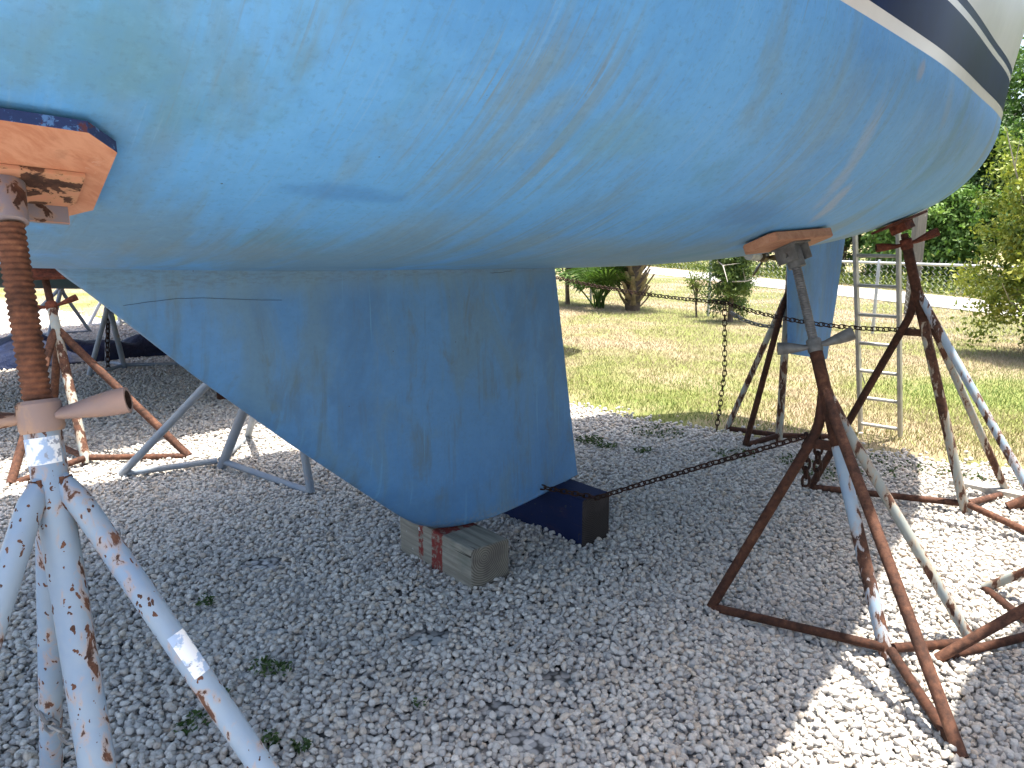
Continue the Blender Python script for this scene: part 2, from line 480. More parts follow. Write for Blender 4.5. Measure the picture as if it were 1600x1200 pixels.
def keel_bm():
    bm = bmesh.new()
    # leading edge / trailing edge stations (t_le, t_te, z, half thickness)
    le = [(-1.62, 1.56), (-1.42, 1.44), (-1.3, 1.385), (-1.277, 1.36), (-1.25, 1.335), (-1.222, 1.31), (-1.195, 1.284), (-.919, 1.008), (-.586, .701), (-.295, .448), (-.10, .283), (-.03, .232), (.045, .20), (.14, .186)]
    zt = [z for _, z in le]
    def te(z): return .80 + (1.324 - z) * .165
    def bot(t): return .186 + (t - .14) * .075
    prof = [0, .004, .015, .04, .08, .14, .22, .32, .44, .56, .68, .8, .9, .97, 1]
    def foil(x): return 2.6 * (.2969 * math.sqrt(x) - .126 * x - .3516 * x * x + .2843 * x ** 3 - .1015 * x ** 4)
    rows = []
    n = len(le)
    for i, (tl, z) in enumerate(le):
        tt = te(z)
        row = []
        hw = .105 + .02 * max(0, (z - .2)) + 4.5 * max(0, min(z, 1.4) - 1.30) ** 2
        for x in prof:
            t = tl + (tt - tl) * x
            # bottom rows follow the sloping sole
            zz = max(z, bot(t)) if i >= n - 3 else z
            row.append((t, hw * foil(x) / .26 * .5 * 1.9 + .002 * (x > .9), zz))
        rows.append(row)
    uv = bm.loops.layers.uv.new('UVMap')
    VT = {}
    for s in (1, -1):
        for i, row in enumerate(rows):
            for j, (t, h, z) in enumerate(row):
                if s == -1 and j == 0: VT[(s, i, j)] = VT[(1, i, j)]; continue
                VT[(s, i, j)] = bm.verts.new(wpos(t, s * h, z))
    def add(vs, uvs):
        q = []; u = []
        for v, w in zip(vs, uvs):
            if v not in q: q.append(v); u.append(w)
        if len(q) < 3: return
        f = bm.faces.new(q)
        for l, w in zip(f.loops, u): l[uv].uv = w
    for s in (1, -1):
        off = 0 if s == 1 else 5.2
        for i in range(n - 1):
            for j in range(len(prof) - 1):
                ks = [(s, i, j), (s, i + 1, j), (s, i + 1, j + 1), (s, i, j + 1)]
                add([VT[q] for q in ks], [(rows[q[1]][q[2]][0] + off, rows[q[1]][q[2]][2]) for q in ks])
    for i in range(n - 1):
        j = len(prof) - 1
        ks = [(1, i, j), (1, i + 1, j), (-1, i + 1, j), (-1, i, j)]
        add([VT[q] for q in ks], [(rows[q[1]][q[2]][0], rows[q[1]][q[2]][2]) for q in ks])
    for j in range(len(prof) - 1):
        ks = [(1, n - 1, j), (-1, n - 1, j), (-1, n - 1, j + 1), (1, n - 1, j + 1)]
        add([VT[q] for q in ks], [(rows[q[1]][q[2]][0], rows[q[1]][q[2]][2]) for q in ks])
    return bm, rows, prof, foil

def keel_half(t, z):
    """half thickness of the keel at (t, z) for laying the crack on it"""
    tl = np.interp(z, [.448, .701, 1.008, 1.284, 1.385], [-.295, -.586, -.919, -1.195, -1.3]); tt = .80 + (1.324 - z) * .165
    x = max(0, (t - tl) / (tt - tl))
    f = 2.6 * (.2969 * math.sqrt(x) - .126 * x - .3516 * x * x + .2843 * x ** 3 - .1015 * x ** 4)
    return (.105 + .02 * max(0, z - .2)) * f / .26 * .5 * 1.9

def rudder_bm():
    bm = bmesh.new(); uv = bm.loops.layers.uv.new('UVMap')
    rows = []
    prof = [0, .02, .08, .2, .35, .55, .75, .92, 1]
    for tl, tt, z in [(2.86, 3.64, 1.56), (2.87, 3.615, 1.44), (2.93, 3.56, 1.0), (2.965, 3.51, .70), (2.99, 3.5, .61), (3.02, 3.49, .59)]:
        rows.append([(tl + (tt - tl) * x, .045 * math.sin(math.pi * min(1, x ** .6)) + .004, z + (.085 * (1 - x) if z < .75 else 0)) for x in prof])
    g = {}
    for s in (1, -1):
        for i, r in enumerate(rows):
            for j, (t, h, z) in enumerate(r): g[(s, i, j)] = bm.verts.new(wpos(t, s * h, z))
    def add(ks):
        f = bm.faces.new([g[q] for q in ks])
        for l, q in zip(f.loops, ks): l[uv].uv = (rows[q[1]][q[2]][0] + 3 + .8 * (q[0] < 0), rows[q[1]][q[2]][2] * .8)
    m = len(prof) - 1; n = len(rows) - 1
    for s in (1, -1):
        for i in range(n):
            for j in range(m): add([(s, i, j), (s, i + 1, j), (s, i + 1, j + 1), (s, i, j + 1)])
    for i in range(n):
        for j in (0, m): add([(1, i, j), (1, i + 1, j), (-1, i + 1, j), (-1, i, j)])
    for j in range(m):
        for i in (0, n): add([(1, i, j), (1, i, j + 1), (-1, i, j + 1), (-1, i, j)])
    return bm

M_bronze = mat_simple('bronze', (.16, .12, .07), .4, .4, 12, metal=.7)
M_anode = mat_simple('grey zinc', (.42, .43, .43), .55, .3, 20, metal=.4)

boat = thing('sailboat', wpos(0, 0, 0), 'large blue bottomed sailboat with its fin keel resting on two timber blocks', 'sailboat', 'sailboats laid up in the yard')
ho = link('hull', HULL_ME, [M_bottom, M_white, M_navy], boat)
kb, KROWS, KPROF, KF = keel_bm()
crack = [(-1.165, 1.257), (-1.12, 1.266), (-1.06, 1.274), (-.98, 1.281), (-.9, 1.28), (-.8, 1.271), (-.7, 1.262), (-.63, 1.258)]
cp = [wpos(t, keel_half(t, z) + .0015, z) for t, z in crack]
for f in kb.faces: f.material_index = 0
tube(kb, cp, [.0006] * len(cp), 6, mi=1)
rc = random.Random(4)
for ta, tb in ((.36, .5),):
    cp = [wpos(t, keel_half(t, 1.3) + .0012, 1.318 + rc.uniform(-.003, .003)) for t in np.linspace(ta, tb, 9)]
    tube(kb, cp, [.0003] + [.0008] * 7 + [.0003], 5, mi=1)
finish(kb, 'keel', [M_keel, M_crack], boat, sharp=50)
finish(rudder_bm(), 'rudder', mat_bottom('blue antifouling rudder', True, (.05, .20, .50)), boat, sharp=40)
finish(deck_bm(), 'deck', M_deck, boat)
cab = finish(cabin_bm(), 'cabin', M_deck, boat)
b = bmesh.new()
for s in (1, -1):
    box(b, wpos(-.3, s * .875, 3.3), (A[0], A[1], .03), (-N[0], -N[1], 0), (0, 0, 1), .7, .012, .09)
finish(b, 'cabin_window', M_glass, cab)
b = bmesh.new()
sa = wpos(1.9, 0, 1.405); sb = wpos(2.62, 0, 1.335)
tube(b, [sa, sb], .014, 12)
tube(b, [sb.lerp(sa, .12), sb.lerp(sa, .26)], .032, 16)
tube(b, [wpos(2.5, .0, 1.48), wpos(2.5, 0, 1.35)], [.022, .018], 10)
shaft = finish(b, 'propeller_shaft', M_anode, boat)
b = bmesh.new()
tube(b, [sb.lerp(sa, .07), sb, sb + (sb - sa).normalized() * .05], [.034, .032, .006], 16)
for ang in (0, 2.1, 4.2):
    d = (sb - sa).normalized(); x = d.cross(Vector((0, 0, 1))).normalized(); y = d.cross(x)
    r = x * math.cos(ang) + y * math.sin(ang); q = d.cross(r)
    pr = []
    for s_, w in [(.03, .012), (.06, .022), (.09, .022), (.125, .012), (.14, .004)]:
        tw = .9 - s_ * 2.2; e = (q * math.cos(tw) + d * math.sin(tw)) * w
        pr.append((b.verts.new(sb + r * s_ - e), b.verts.new(sb + r * s_ + e)))
    for p_, n_ in zip(pr, pr[1:]): b.faces.new((p_[0], p_[1], n_[1], n_[0]))
po = finish(b, 'propeller', M_bronze, shaft)
po.modifiers.new('thick', 'SOLIDIFY').thickness = .006

# other boats in the row: same mould, other paint
def mat_boat_paint(nm, col): return mat_simple(nm, col, .5, .35, 2.5, bump=.05)
def other_boat(dt, dp, dz, dscale, bottom, stripe, label, keel=True):
    loc = wpos(dt, dp, dz)
    r = thing('sailboat', loc, label, 'sailboat', 'sailboats laid up in the yard')
    me = HULL_ME.copy(); me.materials.clear()
    link('hull', me, [bottom, M_white, stripe], r)
    src = {c.name.split('.')[0]: c for c in boat.children}
    for nm in ('keel', 'rudder', 'deck', 'cabin'):
        if nm in src:
            c = src[nm].copy(); c.data = src[nm].data.copy()
            COL.objects.link(c); c.parent = r
            if nm in ('keel', 'rudder'):
                c.data.materials.clear(); c.data.materials.append(bottom); c.data.materials.append(bottom)
    r.scale = dscale
    return r
M_green = mat_boat_paint('dark green bottom paint', (.02, .05, .05))
M_blk = mat_boat_paint('black bottom paint', (.03, .035, .045))
other_boat(1.5, -4.85, 0, (1, 1, .71), M_green, M_navy, 'dark green bottomed hull just beyond the blue hull, glimpsed above the rusty stand at left')
M_redp = mat_boat_paint('oxide bottom paint', (.16, .04, .03))
other_boat(2.8, -8.72, 0, (1, 1, 1), M_redp, M_navy, 'unseen sailboat hull added behind the green bottomed one to shade the gravel')  # unseen hull, added so its shade covers the gravel and tarpaulin at left
other_boat(3.1, 4.2, .02, (1, 1, 1), M_blk, M_navy, 'neighbouring sailboat hull standing outside the frame at right, casting its shade on the gravel')

# ------------------------------------------------------------------ steel and wood materials
M_rust = mat_rust('rusted steel')
M_rustdark = mat_rust('dark rusted steel', (.62, .55, .5))
M_rustred = mat_rust('red oxide steel', (1.25, .8, .7))
M_thread = mat_rust('rusty thread', (1.45, 1.3, 1.15))
M_pale = mat_rusty_paint('pale blue paint chipping', (.235, .30, .37), .33, .45, .45, spots=.38, fine=3.1)
M_pale2 = mat_rusty_paint('pale blue paint half rusted', (.31, .39, .46), .48, .3, .55, seedloc=(3, 1, 0), fine=2.2)
M_pale3 = mat_rusty_paint('cream paint half rusted', (.33, .335, .29), .475, .3, .6, seedloc=(7, 4, 2), fine=2.2)
M_grey = mat_rusty_paint('grey galvanised', (.26, .28, .30), .20, .6, .5, seedloc=(1, 9, 2))
M_galv = mat_simple('galvanised steel', (.15, .148, .14), .6, .35, 25, metal=.35)
M_greyrod = mat_simple('grey threaded steel', (.15, .145, .14), .55, .35, 30, metal=.3)
M_hand = mat_rusty_paint('worn pink grey handle', (.33, .205, .155), .44, .65, .7, seedloc=(2, 2, 5))
M_white_steel = mat_simple('white painted steel', (.75, .77, .78), .4, .1, 8)
M_bracket = mat_rusty_paint('salmon painted bracket', (.56, .25, .14), .40, .8, .8, fine=2., seedloc=(4, 2, 1))
M_lilac = mat_rusty_paint('bare grey steel', (.27, .22, .225), .42, .8, .8, fine=2., seedloc=(6, 2, 1))
M_hole = mat_simple('dark pipe inside', (.03, .015, .01), .9, .3)

def mat_wood(name, c1, c2, axis, edge=None, scale=1, sp=.3):
    k = NT(name)
    sc = [40 * scale] * 3; sc[axis] = 3 * scale
    co = k.coord('UV' if False else 'Object', tuple(sc))
    n = k.noise(co, 1, 6, .65, .4)
    c = k.mix(k.step(n, .3, .7), c1, c2)
    n2 = k.noise(k.coord('Object'), 14, 6, .7)
    c = k.mix(k.math('MULTIPLY', k.step(n2, .58, .75), sp), c, tuple(x * .35 for x in c1))
    c = k.mix(k.math('MULTIPLY', k.step(k.noise(k.coord('Object', (1, 1, 1), (3, 3, 3)), 9, 6, .7), .62, .7), sp), c, (.7, .6, .5))
    k.bump(n, .35, .002)
    return k.set(c, .7, 0, .3)
M_ply = mat_wood('orange painted plywood', (.46, .185, .10), (.58, .28, .165), 1)
def mat_chip():
    k = NT('chipped board edge'); co = k.coord()
    a = k.noise(co, 34, 6, .7); b_ = k.noise(co, 13, 5, .6)
    c = k.mix(k.step(a, .52, .57), (.025, .04, .12), (.11, .22, .42))
    c = k.mix(k.step(b_, .56, .6), c, (.42, .42, .45)); c = k.mix(k.step(k.noise(co, 22, 6, .7), .6, .64), c, (.12, .035, .04))
    k.bump(a, .5, .002); return k.set(c, .65)
M_chip = mat_chip()
M_padwood = mat_wood('reddish pad wood', (.34, .15, .085), (.46, .24, .14), 0)

# ------------------------------------------------------------------ boat stands
def threaded(bm, a, b, r, pitch=.0098, depth=.0026, seg=20):
    a, b = Vector(a), Vector(b); d = (b - a); L = d.length; d.normalize()
    x = d.cross(Vector((1, 0, 0))).normalized(); y = d.cross(x)
    n = max(8, int(L / pitch * 6)); prev = None
    for i in range(n + 1):
        ring = []
        for k in range(seg):
            ang = 2 * math.pi * k / seg
            s = L * i / n
            ph = (s / pitch + k / seg) % 1.0
            prof = min(1, max(0, 2.4 * abs(ph - .5) * 2 - .55))
            rr = r - depth * (1 - prof)
            ring.append(bm.verts.new(a + d * s + (x * math.cos(ang) + y * math.sin(ang)) * rr))
        if prev:
            for k in range(seg): bm.faces.new((prev[k], prev[(k + 1) % seg], ring[(k + 1) % seg], ring[k]))
        else: bm.faces.new(ring)
        prev = ring
    bm.faces.new(prev)

def stand(label, C, P, feet, s_node, s_nut, post_m, leg_ms, bar_m, rod_m, nut_m, r_post=.026, r_leg=.022, r_bar=.02, r_rod=.019,
          nut_dir=(1, 0, 0), nut_len=.13, nut_rise=.25, pad=None, rise=.16, name='boat_stand', handle_s=1.0, seg=16, group='steel boat stands in the yard', straight=.1, bracket=None, rust_head=0):
    C = Vector(C); P = Vector(P)
    root = thing(name, C, label, 'boat stand', group)
    u = (P - C).normalized(); L = (P - C).length
    ax = lambda s: C + u * s
    b = bmesh.new(); tube(b, [ax(.012), ax(.3), ax(s_nut - .03)], r_post, seg)
    if rust_head: tube(b, [ax(s_node - rust_head), ax(s_node - rust_head * .6), ax(s_nut - .03)], [r_post * .99, r_post * 1.035, r_post * 1.035], seg, mi=1)
    post = finish(b, 'center_post', [post_m, M_rustdark], root)
    for i, f in enumerate(feet):
        f = Vector((f[0], f[1], r_leg * .8))
        d = f - ax(s_node); d -= u * d.dot(u); d.normalize()
        off = d * (r_post + r_leg * .72)
        w_ = d * (r_post + r_leg * .95)
        pl = bend(ax(s_node + straight) + d * r_post * .45, ax(s_node) + w_, f, straight * .5, 8)
        nb_ = len(pl); b = bmesh.new(); tube(b, pl, [r_leg * .55] + [r_leg * min(1, .8 + .1 * i) for i in range(1, nb_)], seg)
        # weld bead
        tube(b, [pl[0] - u * .004, pl[0].lerp(pl[1], .5)], [r_leg * .3, r_leg * .82], 10, mi=1)
        for w0, w1 in ((.10, .55), (.55, .9)):
            sd_ = d.cross(u)
            for sg in (1, -1):
                q0 = ax(s_node + straight * (1 - w0)) + d * r_post * .93 + sd_ * sg * r_leg * .52; q1 = ax(s_node + straight * (1 - w1)) + d * r_post * .97 + sd_ * sg * r_leg * .6
                tube(b, [q0, q1], r_leg * .2, 8, mi=1)
        finish(b, 'leg', [leg_ms[i % len(leg_ms)], M_rust], root)
        if i == 0 and bracket:
            b = bmesh.new(); a1 = C + u * (bracket / u.z); fr = (pl[-2].z - bracket) / (pl[-2].z - f.z); a2 = pl[-2].lerp(f, fr)
            e_ = (a2 - a1).normalized(); box(b, a1.lerp(a2, .5), e_, e_.cross(Vector((0, 0, 1))).normalized(), e_.cross(e_.cross(Vector((0, 0, 1)))).normalized(), (a2 - a1).length / 2, .006, .019, .002)
            finish(b, 'chain_bracket', M_rustdark, root)
        b = bmesh.new()
        a0 = C + Vector((0, 0, rise * .25 + .015)); dd = (f - C); dd.z = 0; dd.normalize()
        tube(b, [a0 + dd * (r_post * .6), Vector((f.x, f.y, r_bar)) - dd * .005], r_bar, 12)
        finish(b, 'base_bar', bar_m, root)
    # threaded rod
    b = bmesh.new(); threaded(b, ax(s_nut - .06), P - u * .02, r_rod, seg=20 if r_rod > .02 else 14, pitch=.0098)
    finish(b, 'threaded_rod', rod_m, root, sharp=80)
    # wing nut with two flared pipe handles
    b = bmesh.new()
    tube(b, [ax(s_nut - .035), ax(s_nut - .028), ax(s_nut + .012), ax(s_nut + .018)], [r_post * 1.12, r_post * 1.22, r_post * 1.2, r_post * 1.02], 20)
    nd = Vector(nut_dir).normalized(); nd -= u * nd.dot(u); nd.normalize()
    sd = u.cross(nd)
    for s in (1, -1):
        c0 = ax(s_nut - .008)
        ps = []; rs = []; fl = []
        for q, rr, k in [(.3, .0175, .62), (.42, .018, .74), (.6, .0195, .92), (.8, .0215, 1), (1, .022, 1)]:
            ps.append(c0 + nd * s * (q * nut_len) + u * nut_rise * (q ** 2) * .12 * 0 + Vector((0, 0, nut_rise * .1 * (q - .3))) + sd * s * .015 * q); rs.append(rr * handle_s); fl.append((1, 1) if k == 1 else ((1.15, k)))
        ps.insert(0, c0 + nd * s * r_post * .9); rs.insert(0, .016); fl.insert(0, (1.2, .5))
        r0 = tube(b, ps, rs, 18, caps=False, flat=fl)
        end = r0[-1]; cen = sum((v.co for v in end), Vector()) / len(end); dirv = (ps[-1] - ps[-2]).normalized()
        inner = [b.verts.new(cen + (v.co - cen) * .74) for v in end]
        deep = [b.verts.new(cen + (v.co - cen) * .7 - dirv * .05) for v in end]
        for k in range(18):
            b.faces.new((end[k], end[(k + 1) % 18], inner[(k + 1) % 18], inner[k]))
            f = b.faces.new((inner[k], inner[(k + 1) % 18], deep[(k + 1) % 18], deep[k])); f.material_index = 1
        f = b.faces.new(deep); f.material_index = 1
    finish(b, 'wing_nut', [nut_m, M_hole], root)
    return root

def chamfer(w, h, c):
    return [(-w + c, -h), (w - c, -h), (w, -h + c), (w, h - c), (w - c, h), (-w + c, h), (-w, h - c), (-w, -h + c)]
def rounded(w, h, r, n=5):
    o = []
    for cx, cy, a in ((w - r, h - r, 0), (-w + r, h - r, 90), (-w + r, -h + r, 180), (w - r, -h + r, 270)):
        for i in range(n + 1):
            an = R(a + 90 * i / n); o.append((cx + r * math.cos(an), cy + r * math.sin(an)))
    return o

# near stand, cropped by the left edge of the picture
p, a, g, n = hull_frame(-1.555, 1.185)
padc = p + n * .006
nearC = (-.61, 1.04, 0)
nearP = padc + n * .09
def ring_pt(C, r, deg): return (C[0] + r * math.cos(R(deg)), C[1] + r * math.sin(R(deg)))
st = stand('pale blue chipped boat stand closest to the camera, with thick rusty threaded rod', nearC, nearP,
           [ring_pt(nearC, .62, -3), ring_pt(nearC, .64, 134), ring_pt(nearC, .62, 245)], 1.07, 1.235, M_pale, [M_pale], M_rust, M_thread, M_hand,
           r_post=.028, r_leg=.0205, r_bar=.02, r_rod=.0225, nut_dir=(.97, .10, 0), nut_len=.135, nut_rise=.1, seg=28, straight=.06)
b = bmesh.new()
# plywood pad lying against the hull
prism(b, chamfer(.150, .165, .05), a, g, n, padc, .02, 0, 1)
for f in b.faces:
    f.normal_update()
    f.material_index = 0 if abs(f.normal.dot(n)) > .9 else 1
pd = finish(b, 'pad', [M_ply, M_chip], st)
b = bmesh.new()
top = padc + n * .021
box(b, top - g * .03 + n * .004, a, g, n, .115, .062, .004, .001)
box(b, top - g * .096 + n * .022, a, g, n, .105, .004, .018, .001, mi=1)
tube(b, [top - g * .03 + n * .004, nearP - n * .02, nearP + n * .018], [.034, .0295, .0295], 24, mi=1)
finish(b, 'pad_bracket', [M_bracket, M_lilac], st)
u_ = (Vector(nearP) - Vector(nearC)).normalized()
# paper stickers: on the post head and on the right leg
def sticker(root, cen, axis, r, half, arc0, arc1, mat, facing):
    b = bmesh.new(); axis = Vector(axis).normalized(); cen = Vector(cen)
    x = (Vector(facing) - axis * Vector(facing).dot(axis)).normalized(); y = axis.cross(x)
    cols = 10; V_ = []
    for i in range(cols + 1):
        an = R(arc0 + (arc1 - arc0) * i / cols); d = x * math.cos(an) + y * math.sin(an)
        hw = half * (1 - .12 * random.random() * (i in (0, cols)))
        V_.append((b.verts.new(cen + d * r - axis * hw), b.verts.new(cen + d * r + axis * hw)))
    for p_, q_ in zip(V_, V_[1:]): b.faces.new((p_[0], p_[1], q_[1], q_[0]))
    return finish(b, 'sticker', mat, root)
def mat_sticker():
    k = NT('torn paper sticker'); co = k.coord()
    c = k.mix(k.step(k.noise(co, 30, 4, .6), .5, .56), (.72, .73, .74), (.32, .42, .58)); c = k.mix(k.step(k.noise(co, 55, 4, .6), .6, .64), c, (.25, .27, .32))
    return k.set(c, .55)
M_stick = mat_sticker()
sticker(st, Vector(nearC) + u_ * 1.17, u_, .0286, .022, -75, 60, M_stick, (0.35, -1, 0))
f0 = Vector((*ring_pt(nearC, .62, -3), .02)); n0 = Vector(nearC) + u_ * 1.07
dl = (f0 - n0); d_ = dl - u_ * dl.dot(u_); n0 = n0 + d_.normalized() * (.028 + .0205 * .95)
sticker(st, n0.lerp(f0, .235), f0 - n0, .0210, .04, -50, 40, M_stick, (.3, -.6, 1))

# stand under the port side, right of centre
p, a, g, n = hull_frame(1.10, 1.04)
padc = p + n * .006; P_ = padc + n * .085
C_ = (1.33, 2.47, 0)
st = stand('rust brown boat stand with grey wing nut and reddish wooden pad, at right', C_, P_,
           [(.80, 2.85), (1.29, 1.95), (1.69, 2.58)], .87, 1.185, M_pale2, [M_rustdark, M_rust, M_pale3], M_rustdark, M_greyrod, M_galv,
           nut_dir=(.86, -.45, .0), nut_len=.14, nut_rise=.25, handle_s=1.12, r_post=.024, r_leg=.0195, r_bar=.017, straight=.14, bracket=.70, rust_head=.1)
b = bmesh.new(); prism(b, chamfer(.225, .075, .02), a, g, n, padc, .036); bmesh.ops.bevel(b, geom=list(b.edges), offset=.003, segments=2, affect='EDGES')
finish(b, 'pad', M_padwood, st)
b = bmesh.new(); top = padc + n * .037
box(b, top + n * .003, a, g, n, .06, .055, .003, .001)
for s in (1, -1): box(b, top + n * .035 + a * s * .05, a, g, n, .003, .045, .033, .001)
tube(b, [top + n * .006, P_ + n * .045], .034, 20)
tube(b, [top + n * .04 - a * .065, top + n * .04 + a * .065], .009, 8)
finish(b, 'pad_bracket', M_galv, st)

# stand under the port quarter, farther right
p, a, g, n = hull_frame(2.40, .90)
padc = p + n * .006; P_ = padc + n * .05
st = stand('flaking blue and rust boat stand under the stern with red brown steel pad', (2.45, 3.93, 0), P_,
           [(1.76, 4.32), (2.85, 4.21), (2.62, 3.44)], 1.13, 1.50, M_pale3, [M_rustdark, M_pale3, M_pale2], M_rust, M_rustdark, M_rustred,
           nut_dir=(.9, -.3, .1), nut_len=.15, nut_rise=.3, r_post=.025, r_leg=.0205, r_bar=.018, straight=.12, bracket=.97, rust_head=.06)
b = bmesh.new(); prism(b, rounded(.2, .06, .01, 2), a, g, n, padc, .012)
box(b, padc + n * .035, a, g, n, .05, .04, .022, .002)
finish(b, 'pad', M_rustred, st)

# upright stand under the centre of the stern
p, a, g, n = hull_frame(3.12, -.12)
padc = p + n * .006
st = stand('upright brown boat stand under the stern beside the rudder, thin legs', (1.92, 5.34, 0), padc + n * .04,
           [(1.64, 5.68), (1.64, 5.21), (2.42, 5.42)], .98, 1.33, M_pale3, [M_pale3, M_rustdark, M_rustdark], M_rustdark, M_rustdark, M_rust,
           nut_dir=(.6, .7, 0), nut_len=.11, r_post=.026, r_leg=.021, straight=.1)
b = bmesh.new(); prism(b, rounded(.14, .07, .01, 2), a, g, n, padc, .03)
finish(b, 'pad', M_rustred, st)

# grey stand on the starboard side, seen under the keel
p, a, g, n = hull_frame(.1, -1.12)
padc = p + n * .006
st = stand('plain grey tube boat stand behind the swept front of the blue keel', (-1.87, 4.73, 0), padc + n * .05,
           [(-2.42, 4.56), (-1.16, 4.22), (-1.93, 5.42)], 1.2, 1.42, M_grey, [M_grey], M_grey, M_greyrod, M_galv, r_post=.03, r_leg=.024, r_bar=.02, straight=.08)
b = bmesh.new(); prism(b, rounded(.17, .08, .01, 2), a, g, n, padc, .03); finish(b, 'pad', M_padwood, st)

# stands holding the neighbours
def plain_pad(root, P, n, m, w=.17, h=.12):
    n = Vector(n).normalized(); a = Vector((A[0], A[1], 0)); a = (a - n * a.dot(n)).normalized(); g = n.cross(a)
    b = bmesh.new(); prism(b, rounded(w, h, .02, 3), a, g, n, Vector(P), .02)
    box(b, Vector(P) - n * .02, a, g, n, .05, .04, .02, .002)
    finish(b, 'pad', m, root)
P_ = Vector((-3.22, 5.33, 1.22))
st = stand('rusty boat stand with one flaking white tube, behind the near stand at left', (-2.76, 4.79, 0), P_,
           [(-2.16, 4.94), (-2.98, 4.36), (-3.28, 5.28)], .88, 1.16, M_pale3, [M_rust, M_rust, M_rust], M_rust, M_rustdark, M_rustred,
           nut_dir=(.95, .2, 0), nut_len=.16, nut_rise=.4, r_post=.03, r_leg=.026, r_rod=.024, straight=.1)
plain_pad(st, P_, (.25, -.3, .9), M_rustred, .2, .12)
P_ = wpos(1.75, 2.95, 1.52)
st = stand('brown boat stand at the right edge, only its feet and slanting legs in view', (1.94, 2.58, 0), P_,
           [(1.50, 2.47), (2.0, 3.02), (2.28, 2.2)], .75, 1.1, M_rust, [M_rust, M_pale3, M_rust], M_rustdark, M_rustdark, M_rust, r_post=.024, r_leg=.0185, r_bar=.016)
plain_pad(st, P_, (N[0], N[1], .0), M_rustred)
P_ = wpos(3.9, 2.85, 1.5)
st = stand('rusty boat stand beyond the right edge with one thick foot beside the grey plank', (3.3, 3.92, 0), P_,
           [(2.70, 3.97), (3.5, 4.45), (3.55, 3.5)], .75, 1.1, M_rust, [M_rust], M_rust, M_rustdark, M_rust, r_post=.028, r_leg=.027)
plain_pad(st, P_, (N[0], N[1], .0), M_rustred)
for (C_, P_, feet, m, lab) in [
    ((-4.25, 8.3, 0), (-4.2, 7.9, 1.12), [(-4.4, 7.85), (-3.65, 8.55), (-4.65, 8.7)], M_grey, 'grey boat stand with a hanging chain standing in front of the blue tarpaulin'),
    ((-2.35, 6.85, 0), (-2.7, 6.75, 1.05), [(-2.62, 6.72), (-1.95, 6.6), (-2.3, 7.4)], M_rustdark, 'dark rusty boat stand far behind, one bent foot showing under the keel'),
    ((-6.6, 10.9, 0), (-6.05, 10.6, 1.15), [(-7.1, 10.75), (-6.3, 11.4), (-6.35, 10.4)], M_grey, 'slim dark grey boat stand far off at left near the grass'),
    ((-6.3, 12.3, 0), (-6.2, 12.0, 1.3), [(-6.75, 12.2), (-5.95, 12.6), (-6.2, 11.8)], M_white_steel, 'white painted boat stand in the sun, farthest of all at left')]:
    st = stand(lab, C_, P_, feet, .72, .9, m, [m], m, M_rustdark, M_rust, r_post=.028, r_leg=.025, seg=12)
    plain_pad(st, P_, (0, 0, 1), M_rustred)

# ------------------------------------------------------------------ chains
M_chain = mat_rust('rusty chain', (.36, .34, .34))
M_chaing = mat_simple('grey chain', (.22, .22, .22), .5, .3, 30, metal=.5)
def chain(pts, label, sag=0, pitch=.034, wire=.0042, mat=None, group='chains tying the stands together'):
    pts = [Vector(p) for p in pts]
    path = []
    for a_, b_ in zip(pts, pts[1:]):
        n_ = max(2, int((b_ - a_).length / .05))
        for i in range(n_): 
            q = i / n_; v = a_.lerp(b_, q); v.z -= sag * 4 * q * (1 - q); path.append(v)
    path.append(pts[-1])
    # resample at link pitch
    d = [0]
    for a_, b_ in zip(path, path[1:]): d.append(d[-1] + (b_ - a_).length)
    P = np.array(path); d = np.array(d); n_ = int(d[-1] / pitch)
    b = bmesh.new()
    for i in range(n_):
        s = (i + .5) * pitch
        c = Vector([np.interp(s, d, P[:, j]) for j in range(3)]); c2 = Vector([np.interp(min(d[-1], s + .01), d, P[:, j]) for j in range(3)]); c1 = Vector([np.interp(max(0, s - .01), d, P[:, j]) for j in range(3)])
        t_ = (c2 - c1).normalized(); up = Vector((0, 0, 1)) if abs(t_.z) < .8 else Vector((.7, -.7, 0))
        x = t_.cross(up).normalized(); y = t_.cross(x)
        an = (math.pi / 4 if i % 2 else -math.pi / 4) + random.uniform(-.15, .15)
        w = x * math.cos(an) + y * math.sin(an); nn = t_.cross(w)
        Lh = pitch * .66; Wh = pitch * .40; m_ = 10; rings = []
        for k in range(m_):
            q = 2 * math.pi * k / m_
            e = .7
            cx = math.copysign(abs(math.cos(q)) ** e, math.cos(q)) * Lh; cy = math.copysign(abs(math.sin(q)) ** e, math.sin(q)) * Wh
            o = c + t_ * cx + w * cy
            rad = (t_ * math.cos(q) * Wh + w * math.sin(q) * Lh).normalized()
            rings.append([b.verts.new(o + (rad * math.cos(2 * math.pi * j / 5) + nn * math.sin(2 * math.pi * j / 5)) * wire) for j in range(5)])
        for k in range(m_):
            for j in range(5): b.faces.new((rings[k][j], rings[k][(j + 1) % 5], rings[(k + 1) % m_][(j + 1) % 5], rings[(k + 1) % m_][j]))
    o = finish(b, 'chain', mat or M_chain, None, tuple(pts[0]))
    return tag(o, label, 'chain', group)
sbn = Vector((2.19, 4.16, .97))
chain([sbn, (1.50, 5.42, 1.0), (.0, 7.7, 1.16)], 'long brown chain running level under the hull from the stern stand past the palms', .05, wire=.0037, pitch=.037)
chain([(1.50, 5.42, .985), (1.535, 5.45, .5), (1.50, 5.47, .03)], 'loose end of chain hanging straight down to the gravel edge in front of the grass', 0, wire=.0039, pitch=.037)
